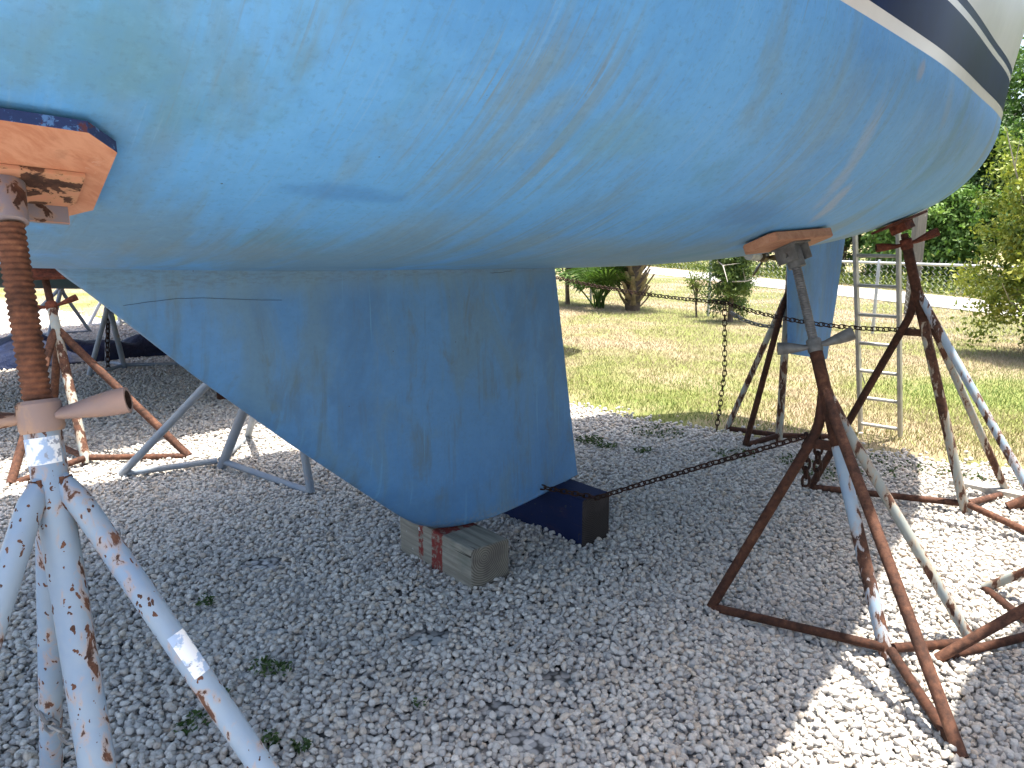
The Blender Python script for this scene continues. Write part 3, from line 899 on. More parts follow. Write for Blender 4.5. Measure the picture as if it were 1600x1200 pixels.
chain([(1.55, 5.44, .93), (1.90, 5.33, .85)], 'short grey chain sagging from the level chain to the upright stand', .04, wire=.006, pitch=.03, mat=M_chaing)
chain([(1.13, 2.87, .72), (.90, 3.08, .565), (.60, 3.33, .375), (.40, 3.45, .262), (.12, 3.62, .262), (-.5, 4.3, .3), (-1.2, 4.5, .5)], 'dark rusty chain lying low over the navy timber block and up to the right stand', .0, wire=.0037, pitch=.03)
chain([(1.15, 2.90, .72), (1.17, 2.92, .5)], 'doubled chain tail hanging inside the legs of the right stand', 0, wire=.006, pitch=.036)
chain([(1.19, 2.88, .72), (1.20, 2.89, .54)], 'short second chain tail beside the doubled one on the right stand', 0, wire=.006, pitch=.036)
chain([(-4.3, 8.16, .62), (-4.32, 8.12, .3), (-4.33, 8.1, .02)], 'dark chain hanging down the grey stand by the blue tarpaulin', 0, wire=.007, pitch=.05)
chain([(-.80, 1.30, .555), (-.86, 1.31, .56), (-.93, 1.35, .60)], 'bit of grey chain looped round the back leg of the nearest stand', .02, wire=.0036, pitch=.024, mat=M_chaing)

# ------------------------------------------------------------------ timber blocks under the keel
def mat_timber(name, c1, c2, painted=None, stripes=False):
    k = NT(name); tc = k.n('ShaderNodeTexCoord'); o = tc.outputs['Object']
    def mp(s, l=(0, 0, 0)):
        m = k.n('ShaderNodeMapping'); k.l(o, m.inputs[0]); m.inputs['Scale'].default_value = s; m.inputs['Location'].default_value = l; return m.outputs[0]
    sep = k.n('ShaderNodeSeparateXYZ'); k.l(o, sep.inputs[0]); x, y, z = sep.outputs
    n1 = k.noise(mp((2.5, 45, 45)), 1, 7, .65, .5)
    side = k.mix(k.step(n1, .3, .72), c1, c2)
    n3 = k.noise(mp((4, 5, 5)), 1.5, 5, .6)
    side = k.mix(k.math('MULTIPLY', k.step(n3, .5, .7), .4), side, (.09, .12, .10))
    ck = k.step(k.noise(mp((1.2, 30, 30), (2, 0, 0)), 1, 3, .5), .64, .67)
    side = k.mix(k.math('MULTIPLY', ck, .85), side, (.03, .025, .02))
    bnoise = k.noise(mp((1, 1, 1)), 26, 6, .7)
    if stripes:
        red = (.17, .03, .025)
        wob = k.math('MULTIPLY_ADD', bnoise, .03, k.math('SUBTRACT', x, .015))
        for x0, x1, cut in ((-.015, .068, .50), (-.12, -.085, .46)):
            m = k.math('MULTIPLY', k.step(wob, x0 - .003, x0 + .003), k.step(wob, x1 + .003, x1 - .003))
            m = k.math('MULTIPLY', m, k.step(k.noise(mp((1, 1, 1), (5, 0, 0)), 30, 6, .75), cut + .14, cut - .02))
            side = k.mix(m, side, red)
        wsp = k.math('MULTIPLY', k.step(k.noise(mp((1, 1, 1), (9, 2, 0)), 24, 6, .7), .66, .69), k.math('LESS_THAN', x, -.05))
        side = k.mix(wsp, side, (.62, .66, .68))
    if painted:
        side = k.mix(k.step(bnoise, .68, .62), side, painted)
        side = k.mix(k.math('MULTIPLY', k.step(k.noise(mp((2, 8, 8), (1, 1, 1)), 2.5, 6, .7), .58, .7), .3), side, (.06, .03, .03))
    # end grain: rings round an off-centre pith
    dy = k.math('ADD', y, .035); dz = k.math('SUBTRACT', z, .06)
    rr = k.math('SQRT', k.math('ADD', k.math('MULTIPLY', dy, dy), k.math('MULTIPLY', dz, dz)))
    rings = k.math('SINE', k.math('MULTIPLY', k.math('ADD', rr, k.math('MULTIPLY', n3, .014)), 620.))
    end = k.mix(k.math('MULTIPLY_ADD', rings, .5, .5), tuple(c * .6 for c in c1), tuple(c * .72 for c in c2))
    end = k.mix(k.math('MULTIPLY', k.step(n3, .45, .7), .45), end, (.06, .05, .05))
    geo = k.n('ShaderNodeNewGeometry'); vt = k.n('ShaderNodeVectorTransform', vector_type='NORMAL', convert_from='WORLD', convert_to='OBJECT')
    k.l(geo.outputs['True Normal'], vt.inputs[0]); sn = k.n('ShaderNodeSeparateXYZ'); k.l(vt.outputs[0], sn.inputs[0])
    isend = k.math('GREATER_THAN', k.math('ABSOLUTE', sn.outputs[0]), .7)
    c = k.mix(isend, side, end)
    k.bump(k.math('ADD', n1, k.math('MULTIPLY', ck, -1.)), .5, .004)
    return k.set(c, .85, 0, .2)
def timber(label, cen, yaw, L, w, h, mat, bev=.014):
    b = bmesh.new(); cuts = 14
    vs = {}
    r2 = random.Random(5 + int(L * 100))
    box(b, (0, 0, 0), (1, 0, 0), (0, 1, 0), (0, 0, 1), L / 2, w / 2, h / 2, bev, segs=3)
    me = bpy.data.meshes.new('timber_block'); b.to_mesh(me); b.free()
    me.polygons.foreach_set('use_smooth', [True] * len(me.polygons)); me.set_sharp_from_angle(angle=R(30))
    o = link('timber_block', me, mat)
    o.location = cen; o.rotation_euler = (0, 0, yaw)
    return tag(o, label, 'timber block', 'timber blocks under the keel')
M_tim = mat_timber('weathered timber', (.165, .15, .12), (.31, .285, .235), None, True)
M_timn = mat_timber('navy painted timber', (.035, .03, .03), (.06, .05, .045), (.009, .017, .06))
yawN = math.atan2(N[1], N[0])
cN = Vector((-.165, 3.01)); dN = Vector((N[0], N[1])); dA = Vector((A[0], A[1]))
c2 = cN - dN * .28 + dA * .095
timber('weathered grey timber block with red paint stripes under the front tip of the keel', (c2.x, c2.y, .083), yawN, .57, .205, .215, M_tim)
c2 = Vector((.335, 3.47)) - dN * .38 + dA * .10
timber('navy painted timber block with bare brown end under the back of the keel', (c2.x, c2.y, .115), yawN, .76, .19, .25, M_timn)

# ------------------------------------------------------------------ ladder leaning on the transom
M_alu = mat_simple('dull aluminium', (.42, .41, .38), .45, .2, 14, metal=.35)
lf, rf = Vector((2.67, 5.70, .0)), Vector((2.885, 5.52, .0))
lean = Vector((-A[0] * .24, -A[1] * .24, 1)); ld = rf - lf; ldn = ld.normalized(); fn = ldn.cross(lean.normalized())
lad = thing('ladder', lf.lerp(rf, .5), 'aluminium ladder leaning on the stern beyond the blue rudder', 'ladder')
for q in (lf, rf):
    b = bmesh.new(); box(b, q + lean * 1.45, ldn, fn, lean.normalized(), .012, .028, 1.45 * lean.length, .003)
    finish(b, 'rail', M_alu, lad)
for i in range(13):
    z = .055 + i * .212
    b = bmesh.new(); tube(b, [lf + lean * z, rf + lean * z], .013, 10); finish(b, 'rung', M_alu, lad)
for q, s in ((lf, 1), (rf, -1)):
    b = bmesh.new(); c = q + lean * .44 - fn * .04
    tube(b, [c, c + lean * .10 + ldn * s * .004, c + lean * .11], [.006, .006, .013], 8); tube(b, [c + lean * .02, c + lean * .02 + ldn * s * .03 - lean * .1], .004, 6)
    finish(b, 'latch', M_greyrod, lad)

# ------------------------------------------------------------------ ground
def sheet(name, outline, z, mat, kind='structure'):
    b = bmesh.new(); b.faces.new([b.verts.new((x, y, z)) for x, y in outline])
    bmesh.ops.recalc_face_normals(b, faces=b.faces)
    for f in b.faces:
        if f.normal.z < 0: f.normal_flip()
    me = bpy.data.meshes.new(name); b.to_mesh(me); b.free()
    return tag(link(name, me, mat), kind=kind)
def mat_lawn():
    k = NT('lawn soil'); co = k.coord()
    a_ = k.noise(co, .55, 6, .6, .3); b_ = k.noise(co, 9, 6, .7)
    c = k.mix(k.step(a_, .42, .6), (.15, .17, .05), (.27, .215, .14)); c = k.mix(k.math('MULTIPLY', k.step(b_, .45, .7), .5), c, (.22, .19, .10))
    k.bump(k.noise(co, 60, 4, .7), .8, .02); return k.set(c, .95, 0, .1)
def mat_gravelbase():
    k = NT('gravel bed'); co = k.coord()
    v = k.n('ShaderNodeTexVoronoi'); k.l(co, v.inputs[0]); v.inputs['Scale'].default_value = 36
    sp = k.n('ShaderNodeSeparateColor'); k.l(v.outputs[1], sp.inputs[0])
    c = k.ramp(sp.outputs[0], [(0, (.30, .30, .30)), (.5, (.45, .44, .42)), (1, (.58, .56, .53))])
    c = k.mix(k.step(v.outputs[0], .45, .8), c, (.06, .06, .06))
    k.bump(v.outputs[0], -1., .02); return k.set(c, .9, 0, .2)
M_gbed = mat_gravelbase()
sheet('ground', [(-600, -600), (600, -600), (600, 600), (-600, 600)], -.02, mat_lawn())
# gravel yard edge runs from the right foreground far to the back left
EDGE = [(14, -3.0), (8.0, 1.6), (4.6, 3.7), (3.55, 4.55), (2.9, 4.85), (2.3, 5.25), (1.7, 5.6), (1.0, 6.1), (.4, 6.65), (-1.5, 8.3), (-5, 11.4), (-9, 14.9), (-20, 24.5)]
sheet('gravel_bed', EDGE + [(-60, 24.5), (-60, -30), (14, -30)], -.012, M_gbed)
ex = np.array([e[0] for e in EDGE])[::-1]; ey = np.array([e[1] for e in EDGE])[::-1]
def inside_gravel(X, Y): return Y < np.interp(X, ex, ey)

# pebbles: one piece of ground cover, stones instanced on scattered points
def mat_pebble():
    k = NT('limestone pebbles')
    oi = k.n('ShaderNodeObjectInfo'); co = k.coord()
    base = k.ramp(oi.outputs['Random'], [(0, (.27, .265, .265)), (.12, (.43, .42, .415)), (.3, (.56, .545, .525)), (.5, (.65, .625, .59)), (.66, (.52, .51, .50)), (.8, (.58, .49, .40)), (.9, (.70, .68, .645)), (1, (.50, .42, .355))])
    n_ = k.noise(co, 1.3, 6, .65); c = k.mix(k.math('MULTIPLY', k.step(n_, .42, .7), .45), base, (.37, .36, .345))
    c = k.mix(1., c, (1., .965, .915), 'MULTIPLY')
    geo = k.n('ShaderNodeNewGeometry')
    # yard-scale staining, in world position
    w = k.noise(geo.outputs['Position'], 1.1, 5, .6)
    c = k.mix(k.math('MULTIPLY', k.step(w, .46, .68), .3), c, (.36, .35, .335))
    k.bump(k.noise(co, 3, 5, .7), .35, .1)
    return k.set(c, .85, 0, .25)
def scatter(spacing, ymin, ymax, keep=1., wid=.85, seed=1):
    r_ = np.random.default_rng(seed)
    ys = np.arange(ymin, ymax, spacing); P = []
    for y in ys:
        w = wid * y + 1.0
        x = np.arange(-w, min(w, 7), spacing)
        P.append(np.stack([x + r_.uniform(-.42, .42, len(x)) * spacing, np.full(len(x), y) + r_.uniform(-.42, .42, len(x)) * spacing], 1))
    P = np.concatenate(P); m = r_.random(len(P)) < keep
    return P[m]
def bare(P):
    """small gaps where the dark bed shows"""
    m = np.ones(len(P), bool); r_ = np.random.default_rng(3)
    cs = [(-.32, 2.63, .085), (-.05, 2.2, .06), (.15, 2.35, .06), (-1.15, 3.3, .1), (-.45, 2.2, .04), (.05, 2.05, .08), (1.0, 3.3, .06), (-.9, 2.7, .05)] 
    for (x, y, r0) in cs:
        d = np.hypot(P[:, 0] - x, (P[:, 1] - y) * 1.3); m &= ~((d < r0) & (r_.random(len(P)) < .93))
    return m
pts = []
for sp, y0, y1, kp, sd, zb, zr in ((.0205, .9, 5.2, 1, 1, .0, .005), (.031, .9, 5.2, .8, 2, .011, .006), (.025, 5.2, 9.5, 1, 3, .0, .01), (.045, 5.2, 9.5, .7, 5, .012, .006), (.037, 9.5, 16, 1, 4, .002, .01)):
    P = scatter(sp, y0, y1, kp, seed=sd); jit = np.random.default_rng(sd + 50).normal(0, .12, len(P)); P = P[inside_gravel(P[:, 0], P[:, 1] + jit + .06)]; P = P[bare(P)]
    z = zb + np.random.default_rng(sd).uniform(-zr, zr, len(P))
    # gentle unevenness of the bed
    z += .012 * np.sin(P[:, 0] * 3.1 + 1.7) * np.cos(P[:, 1] * 2.3) + .006 * np.sin(P[:, 0] * 9.1) * np.sin(P[:, 1] * 8.3 + 1)
    for mx_, my_, mr_, mh_ in ((.02, 3.55, .16, .035), (-.5, 3.05, .14, .02), (.1, 3.05, .12, .018), (.5, 3.3, .12, .02), (.8, 2.85, .08, .02), (1.33, 2.47, .09, .018), (1.29, 1.95, .08, .018)):
        z += mh_ * np.exp(-((P[:, 0] - mx_) ** 2 + (P[:, 1] - my_) ** 2) / mr_ ** 2)
    pts.append(np.column_stack([P, z, np.full(len(P), 1.0 if y0 < 5 else (1.12 if y0 < 9 else 1.6))]))
# some strays in the grass edge
P = scatter(.09, 4.0, 9.0, .5, seed=9); d = P[:, 1] - np.interp(P[:, 0], ex, ey); P = P[(d > 0) & (d < .7) & (np.random.default_rng(2).random(len(P)) < np.exp(-d * 4))]
pts.append(np.column_stack([P, np.full(len(P), .004), np.full(len(P), 1.0)]))
pts = np.concatenate(pts)
me = bpy.data.meshes.new('gravel'); me.vertices.add(len(pts)); me.vertices.foreach_set('co', pts[:, :3].astype(np.float32).ravel())
at = me.attributes.new('size', 'FLOAT', 'POINT'); at.data.foreach_set('value', pts[:, 3].astype(np.float32))
gravel = tag(link('gravel', me, []), kind='stuff')
tag(gravel, 'pale grey limestone pebbles covering the yard', 'gravel')
M_peb = mat_pebble(); me.materials.append(M_peb)
ng = bpy.data.node_groups.new('pebbles', 'GeometryNodeTree')
ng.interface.new_socket('Geometry', in_out='INPUT', socket_type='NodeSocketGeometry'); ng.interface.new_socket('Geometry', in_out='OUTPUT', socket_type='NodeSocketGeometry')
def gn(t, **kw):
    x = ng.nodes.new(t)
    for k_, v_ in kw.items(): setattr(x, k_, v_)
    return x
gi, go = gn('NodeGroupInput'), gn('NodeGroupOutput')
join = gn('GeometryNodeJoinGeometry')
for i in range(9):
    ico = gn('GeometryNodeMeshIcoSphere'); ico.inputs['Radius'].default_value = 1; ico.inputs['Subdivisions'].default_value = 3
    pos = gn('GeometryNodeInputPosition')
    add = gn('ShaderNodeVectorMath', operation='ADD'); ng.links.new(pos.outputs[0], add.inputs[0]); add.inputs[1].default_value = (i * 7.3, i * 3.1, i * 1.7)
    nz = gn('ShaderNodeTexNoise'); ng.links.new(add.outputs[0], nz.inputs['Vector']); nz.inputs['Scale'].default_value = .85; nz.inputs['Detail'].default_value = 2.5
    vz = gn('ShaderNodeTexVoronoi'); ng.links.new(add.outputs[0], vz.inputs['Vector']); vz.inputs['Scale'].default_value = .8; vz.feature = 'SMOOTH_F1'; vz.inputs['Smoothness'].default_value = .25
    m1 = gn('ShaderNodeMath', operation='MULTIPLY_ADD'); ng.links.new(nz.outputs[0], m1.inputs[0]); m1.inputs[1].default_value = 1.0; m1.inputs[2].default_value = .22
    m2 = gn('ShaderNodeMath', operation='MULTIPLY_ADD'); ng.links.new(vz.outputs[0], m2.inputs[0]); m2.inputs[1].default_value = .45; ng.links.new(m1.outputs[0], m2.inputs[2])
    sc_ = gn('ShaderNodeVectorMath', operation='SCALE'); ng.links.new(pos.outputs[0], sc_.inputs[0]); ng.links.new(m2.outputs[0], sc_.inputs['Scale'])
    mul = gn('ShaderNodeVectorMath', operation='MULTIPLY'); ng.links.new(sc_.outputs[0], mul.inputs[0]); mul.inputs[1].default_value = [(1.15, .85, .68), (1, .9, .8), (1.3, .8, .66), (1.05, 1, .6), (.95, .9, .85), (1.2, .95, .72), (1.4, .75, .7), (1, .85, .7), (1.1, 1.05, .62)][i]
    sp_ = gn('GeometryNodeSetPosition'); ng.links.new(ico.outputs[0], sp_.inputs[0]); ng.links.new(mul.outputs[0], sp_.inputs['Position'])
    sm = gn('GeometryNodeSetShadeSmooth'); ng.links.new(sp_.outputs[0], sm.inputs[0])
    smt = gn('GeometryNodeSetMaterial'); smt.inputs['Material'].default_value = M_peb; ng.links.new(sm.outputs[0], smt.inputs[0])
    g2i = gn('GeometryNodeGeometryToInstance'); ng.links.new(smt.outputs[0], g2i.inputs[0]); ng.links.new(g2i.outputs[0], join.inputs[0])
iop = gn('GeometryNodeInstanceOnPoints'); ng.links.new(gi.outputs[0], iop.inputs['Points']); ng.links.new(join.outputs[0], iop.inputs['Instance'])
iop.inputs['Pick Instance'].default_value = True
rr = gn('FunctionNodeRandomValue', data_type='FLOAT_VECTOR'); rr.inputs[0].default_value = (-.6, -.6, 0); rr.inputs[1].default_value = (.6, .6, 6.283)
e2r = gn('FunctionNodeEulerToRotation'); ng.links.new(rr.outputs[0], e2r.inputs[0]); ng.links.new(e2r.outputs[0], iop.inputs['Rotation'])
rs = gn('FunctionNodeRandomValue', data_type='FLOAT'); rs.inputs[2].default_value = .0072; rs.inputs[3].default_value = .0152; rs.inputs['Seed'].default_value = 4
na = gn('GeometryNodeInputNamedAttribute', data_type='FLOAT'); na.inputs['Name'].default_value = 'size'
ms = gn('ShaderNodeMath', operation='MULTIPLY'); ng.links.new(rs.outputs[1], ms.inputs[0]); ng.links.new(na.outputs[0], ms.inputs[1]); ng.links.new(ms.outputs[0], iop.inputs['Scale'])
ng.links.new(iop.outputs[0], go.inputs[0])
gm = gravel.modifiers.new('pebbles', 'NODES'); gm.node_group = ng

# ------------------------------------------------------------------ grass
def mat_grass():
    k = NT('grass blades'); geo = k.n('ShaderNodeNewGeometry'); pos = geo.outputs['Position']
    at_ = k.n('ShaderNodeAttribute', attribute_name='rnd'); r_ = at_.outputs['Fac']
    m = k.n('ShaderNodeMapping'); k.l(pos, m.inputs[0]); m.inputs['Scale'].default_value = (1, 1, 0)
    a_ = k.noise(m.outputs[0], .5, 6, .62, .4)
    f = k.math('ADD', a_, k.math('MULTIPLY', k.math('SUBTRACT', r_, .5), .22))
    c = k.ramp(f, [(.34, (.14, .23, .028)), (.45, (.22, .275, .045)), (.52, (.31, .295, .095)), (.59, (.34, .26, .15)), (.72, (.38, .285, .20))])
    sp_ = k.n('ShaderNodeSeparateXYZ'); k.l(pos, sp_.inputs[0])
    c = k.mix(k.math('MULTIPLY', r_, .3), c, (.29, .29, .08))
    far = k.math('ADD', k.step(k.math('ADD', sp_.outputs[1], k.math('MULTIPLY', a_, 6.)), 9.5, 13.), k.math('MULTIPLY', k.step(k.math('ADD', sp_.outputs[1], k.math('MULTIPLY', a_, 5.)), 8.2, 7.), .6))
    c = k.mix(k.math('MULTIPLY', far, .78, clamp=True), c, (.33, .25, .165))
    c = k.mix(.12, c, (.3, .3, .3))
    k.b.inputs['Subsurface Weight'].default_value = 0
    return k.set(c, .7, 0, .25)
def blades(name, P, hmin, hmax, w, mat, label, seed=0, spread=.5):
    r_ = np.random.default_rng(seed); n_ = len(P)
    an = r_.uniform(0, 2 * np.pi, n_); h = r_.uniform(hmin, hmax, n_); lean = r_.uniform(.1, spread, n_) * h * 2; la = r_.uniform(0, 2 * np.pi, n_)
    sx, sy = np.cos(an) * w / 2, np.sin(an) * w / 2
    b0 = np.column_stack([P[:, 0] - sx, P[:, 1] - sy, np.full(n_, -.02)]); b1 = np.column_stack([P[:, 0] + sx, P[:, 1] + sy, np.full(n_, -.02)])
    tp = np.column_stack([P[:, 0] + np.cos(la) * lean, P[:, 1] + np.sin(la) * lean, h])
    v = np.stack([b0, b1, tp], 1).reshape(-1, 3); f = np.arange(n_ * 3).reshape(-1, 3)
    me = np_mesh(name, v, f, 3)
    a_ = me.attributes.new('rnd', 'FLOAT', 'POINT'); a_.data.foreach_set('value', np.repeat(r_.random(n_), 3).astype(np.float32))
    return tag(link(name, me, mat), label, 'grass', kind='stuff')
M_grass = mat_grass()
r_ = np.random.default_rng(21)
def lawn_pts(n_, y0, y1, pw):
    y = y0 + (y1 - y0) * r_.random(n_) ** pw
    x = (r_.random(n_) * 1.25 - .35) * y
    return np.column_stack([x, y])
P = np.concatenate([lawn_pts(430000, 3.4, 25, 1.35), np.column_stack([r_.uniform(-15, -6, 45000), r_.uniform(12, 28, 45000)])])
d = P[:, 1] - np.interp(P[:, 0], ex, ey)
keep = d > r_.normal(.18, .12, len(P))
# thin, trodden strip at the gravel edge and under the right-hand stands
keep &= r_.random(len(P)) < np.clip(.25 + d * .8, 0, 1)
P = P[keep]
# keep the path clear
RA, RB = np.array([9.2, 21.2]), np.array([-.287, .958]); RN = np.array([.958, .287])
q = (P - RA) @ RN
P = P[~((q > -2.35) & (q < .1))]
blades('grass', P, .003, .028, .0065, M_grass, 'short dry and green lawn grass between the gravel and the fence', 3, 1.1)

# weeds in the gravel
def mat_leaf(name, c1, c2, c3=None, rough=.55, trans=.25):
    k = NT(name); at_ = k.n('ShaderNodeAttribute', attribute_name='rnd')
    c = k.ramp(at_.outputs['Fac'], [(0, c1), (.55, c2), (1, c3 or c2)])
    k.set(c, rough, 0, .3)
    if trans:
        tr = k.n('ShaderNodeBsdfTranslucent'); k.val(tr.inputs[0], k.mix(1., c, (1.25, 1.35, .8), 'MULTIPLY')); mx = k.n('ShaderNodeMixShader'); mx.inputs[0].default_value = trans
        k.l(k.b.outputs[0], mx.inputs[1]); k.l(tr.outputs[0], mx.inputs[2]); k.l(mx.outputs[0], k.out.inputs[0])
    return k.m
def leaves_mesh(name, cen, size, rndv, seed=0, tilt=None, aspect=.5):
    """one small pointed leaf per centre (two triangles folded along the rib)"""
    r_ = np.random.default_rng(seed); n_ = len(cen)
    d = r_.normal(size=(n_, 3)); 
    if tilt is not None: d[:, 2] = np.abs(d[:, 2]) * tilt
    d /= np.linalg.norm(d, axis=1)[:, None]
    u_ = np.cross(d, r_.normal(size=(n_, 3))); u_ /= np.linalg.norm(u_, axis=1)[:, None] + 1e-9
    nn = np.cross(d, u_)
    s = (size * r_.uniform(.6, 1.3, n_))[:, None]
    base = cen - d * s * .5; tip = cen + d * s * .5; l_ = cen + u_ * s * aspect * .5 + nn * s * .08; r2 = cen - u_ * s * aspect * .5 + nn * s * .08
    v = np.stack([base, l_, tip, r2], 1).reshape(-1, 3); f = np.arange(n_ * 4).reshape(-1, 4)
    me = np_mesh(name, v, f, 4)
    a_ = me.attributes.new('rnd', 'FLOAT', 'POINT'); a_.data.foreach_set('value', np.repeat(rndv, 4).astype(np.float32))
    return me
M_weed = mat_leaf('weed leaves', (.022, .045, .012), (.045, .08, .02), (.085, .125, .04))
wp = []
wr = np.random.default_rng(5)
for (x, y, r0, c) in [(-.86, 2.42, .05, 60), (-.80, 2.40, .04, 40), (-.72, 2.02, .035, 50), (-.62, 2.0, .03, 40), (-.78, 1.86, .03, 25), (-.98, 2.1, .05, 60), (.56, 5.35, .1, 220), (.66, 5.2, .08, 120), (.9, 5.1, .06, 60), (1.1, 5.6, .2, 260), (1.5, 5.0, .15, 150), (2.0, 4.6, .22, 240), (1.85, 4.85, .12, 160), (2.35, 4.75, .25, 260), (2.9, 4.35, .22, 220), (2.75, 4.6, .2, 160), (-1.25, 2.9, .04, 40), (-.95, 2.25, .03, 30), (-.3, 2.2, .03, 20), (3.1, 4.2, .15, 120), (.3, 5.6, .05, 40)]:
    an = wr.uniform(0, 6.28, c); q = r0 * np.sqrt(wr.random(c)); wp.append(np.column_stack([x + q * np.cos(an), y + q * np.sin(an), wr.uniform(.008, .035, c)]))
wp = np.concatenate(wp)
tag(link('weeds', leaves_mesh('weeds', wp, .022, wr.random(len(wp)), 4, .6), M_weed), 'small green weeds sprouting through the gravel', 'weeds', kind='stuff')

# ------------------------------------------------------------------ path beyond the fence
k = NT('concrete path'); co = k.coord(); c = k.mix(k.step(k.noise(co, 1.2, 6, .65), .35, .7), (.27, .26, .24), (.35, .335, .31)); k.bump(k.noise(co, 40, 4, .7), .3, .01); M_path = k.set(c, .85, 0, .2)
def road_pt(s, o): v = RA + RB * s + RN * o; return (v[0], v[1])
sheet('path', [road_pt(-30, -2.3), road_pt(70, -2.3), road_pt(70, 0), road_pt(-30, 0)], -.004, M_path)

# ------------------------------------------------------------------ chain link fence
M_wire = mat_simple('galvanised wire', (.45, .46, .47), .4, .15, 10, metal=.5, bump=0)
fdir = np.array([.62, -.78]); fdir /= np.linalg.norm(fdir)
F0 = np.array([5.50, 11.4])
def fp(s, z): return Vector((F0[0] + fdir[0] * s, F0[1] + fdir[1] * s, z))
fence = thing('chain_link_fence', fp(0, 0), 'low galvanised chain link fence between the lawn and the concrete path', 'fence')
FH = 1.06
b = bmesh.new(); cell = .082; s0, s1 = -16., 9.
nz = int(FH / (cell / 2)); nrm = Vector((fdir[1], -fdir[0], 0)); fd3 = Vector((fdir[0], fdir[1], 0))
wv = []; wf = []
def seg3(a_, b_, r=.0021):
    base_ = len(wv); t_ = (b_ - a_).normalized(); x = nrm; y = t_.cross(x)
    for p_ in (a_, b_):
        for k_ in range(3):
            an = k_ * 2.094; wv.append(p_ + x * math.cos(an) * r + y * math.sin(an) * r)
    for k_ in range(3): wf.append((base_ + k_, base_ + (k_ + 1) % 3, base_ + 3 + (k_ + 1) % 3, base_ + 3 + k_))
for i in range(int((s1 - s0) / cell)):
    s = s0 + i * cell
    for j in range(nz):
        a_ = fp(s + (cell * .53 if j % 2 else 0) , .03 + j * cell / 2); c_ = fp(s + (0 if j % 2 else cell * .53), .03 + (j + 1) * cell / 2)
        seg3(a_, c_)
    a_ = fp(s, .03 + nz * cell / 2); seg3(a_, a_ + Vector((0, 0, .035)) + fd3 * .012, .003)
org = fp(0, 0); me = np_mesh('wire_mesh', [v - org for v in wv], wf, 4); b.free()
link('wire_mesh', me, M_wire, fence)
b = bmesh.new(); tube(b, [fp(s0, FH - .03) + nrm * .028, fp(s1, FH - .03) + nrm * .028], .021, 10); finish(b, 'top_rail', M_wire, fence)
for s in np.arange(-15.2, 9, 3.02):
    b = bmesh.new(); tube(b, [fp(s, -.02) + nrm * .03, fp(s, FH - .02) + nrm * .03, fp(s, FH + .02) + nrm * .03], [.024, .024, .012], 10); finish(b, 'post', M_wire, fence)

# ------------------------------------------------------------------ vegetation
M_bark = mat_simple('grey bark', (.13, .10, .075), .9, .4, 12, bump=.8, bscale=25)
M_barkp = mat_simple('pale bare twigs', (.34, .31, .27), .9, .3, 12, bump=.3)
def crown_points(cen, rad, nclump, nleaf, csize, seed, flat_base=True):
    r_ = np.random.default_rng(seed); cen = np.array(cen); rad = np.array(rad)
    d = r_.normal(size=(nclump, 3)); d /= np.linalg.norm(d, axis=1)[:, None]
    q = r_.random(nclump) ** .45
    lump = 1 + .22 * np.sin(d[:, 0] * 5 + seed) + .18 * np.cos(d[:, 1] * 6 + seed * 2) + .15 * np.sin(d[:, 2] * 7 + seed)
    cc = cen + d * rad * (q * lump)[:, None]
    if flat_base: cc[:, 2] = np.maximum(cc[:, 2], .08)
    tone = r_.random(nclump)
    idx = r_.integers(0, nclump, nleaf)
    cs = csize * r_.uniform(.5, 1.4, nclump)
    P = cc[idx] + np.clip(r_.normal(size=(nleaf, 3)), -2, 2) * (cs[idx] * .55)[:, None] * np.array([1, 1, .75])
    if flat_base: P[:, 2] = np.maximum(P[:, 2], .02)
    return P, np.clip(tone[idx] * .7 + r_.random(nleaf) * .3, 0, 1), cc
def plant(name, label, cat, base, cen, rad, nclump, nleaf, csize, leaf, mat, seed, trunk_r=.07, group=None, twigs=0, nlimb=9, tilt=None, aspect=.5):
    base = Vector(base)
    root = thing(name, base, label, cat, group)
    P, rn, cc = crown_points(cen, rad, nclump, nleaf, csize, seed)
    me = leaves_mesh('crown', P - np.array(base), leaf, rn, seed, tilt, aspect)
    link('crown', me, mat, root)
    rr = random.Random(seed); b = bmesh.new()
    top = Vector(cen) + Vector((0, 0, rad[2] * .3))
    tube(b, [base + Vector((0, 0, -.03)), base.lerp(top, .35) + Vector((rr.uniform(-.1, .1) * rad[0], 0, 0)), top], [trunk_r, trunk_r * .7, trunk_r * .2], 8)
    for i in range(nlimb):
        s = base.lerp(top, rr.uniform(.15, .7)); e = Vector(cc[rr.randrange(len(cc))]); m = s.lerp(e, .5) + Vector((0, 0, rr.uniform(0, .2) * rad[2] * .4))
        tube(b, [s, m, e], [trunk_r * .45, trunk_r * .3, trunk_r * .08], 6)
    finish(b, 'trunk', M_bark, root)
    if twigs:
        for i in range(twigs):
            b = bmesh.new()
            s = Vector(cc[rr.randrange(len(cc))]); dv = Vector((rr.uniform(-1, 1), rr.uniform(-1, .2), rr.uniform(-.2, 1))).normalized(); L = rr.uniform(.4, 1.2)
            m = s + dv * L * .5 + Vector((0, 0, rr.uniform(-.1, .1)))
            tube(b, [s, m, s + dv * L], [.012, .009, .003], 5)
            tube(b, [m, m + Vector((rr.uniform(-.3, .3), rr.uniform(-.3, .1), rr.uniform(-.1, .3)))], [.007, .002], 4)
            finish(b, 'bare_twig', M_barkp, root)
    return root
L_yel = mat_leaf('yellow green leaves', (.08, .13, .02), (.22, .255, .045), (.37, .36, .07))
L_mid = mat_leaf('mid green leaves', (.045, .095, .02), (.10, .19, .04), (.19, .28, .07))
L_dark = mat_leaf('dark green leaves', (.02, .05, .012), (.05, .105, .025), (.10, .17, .045))
L_olive = mat_leaf('olive leaves', (.04, .065, .012), (.11, .15, .03), (.22, .24, .06))
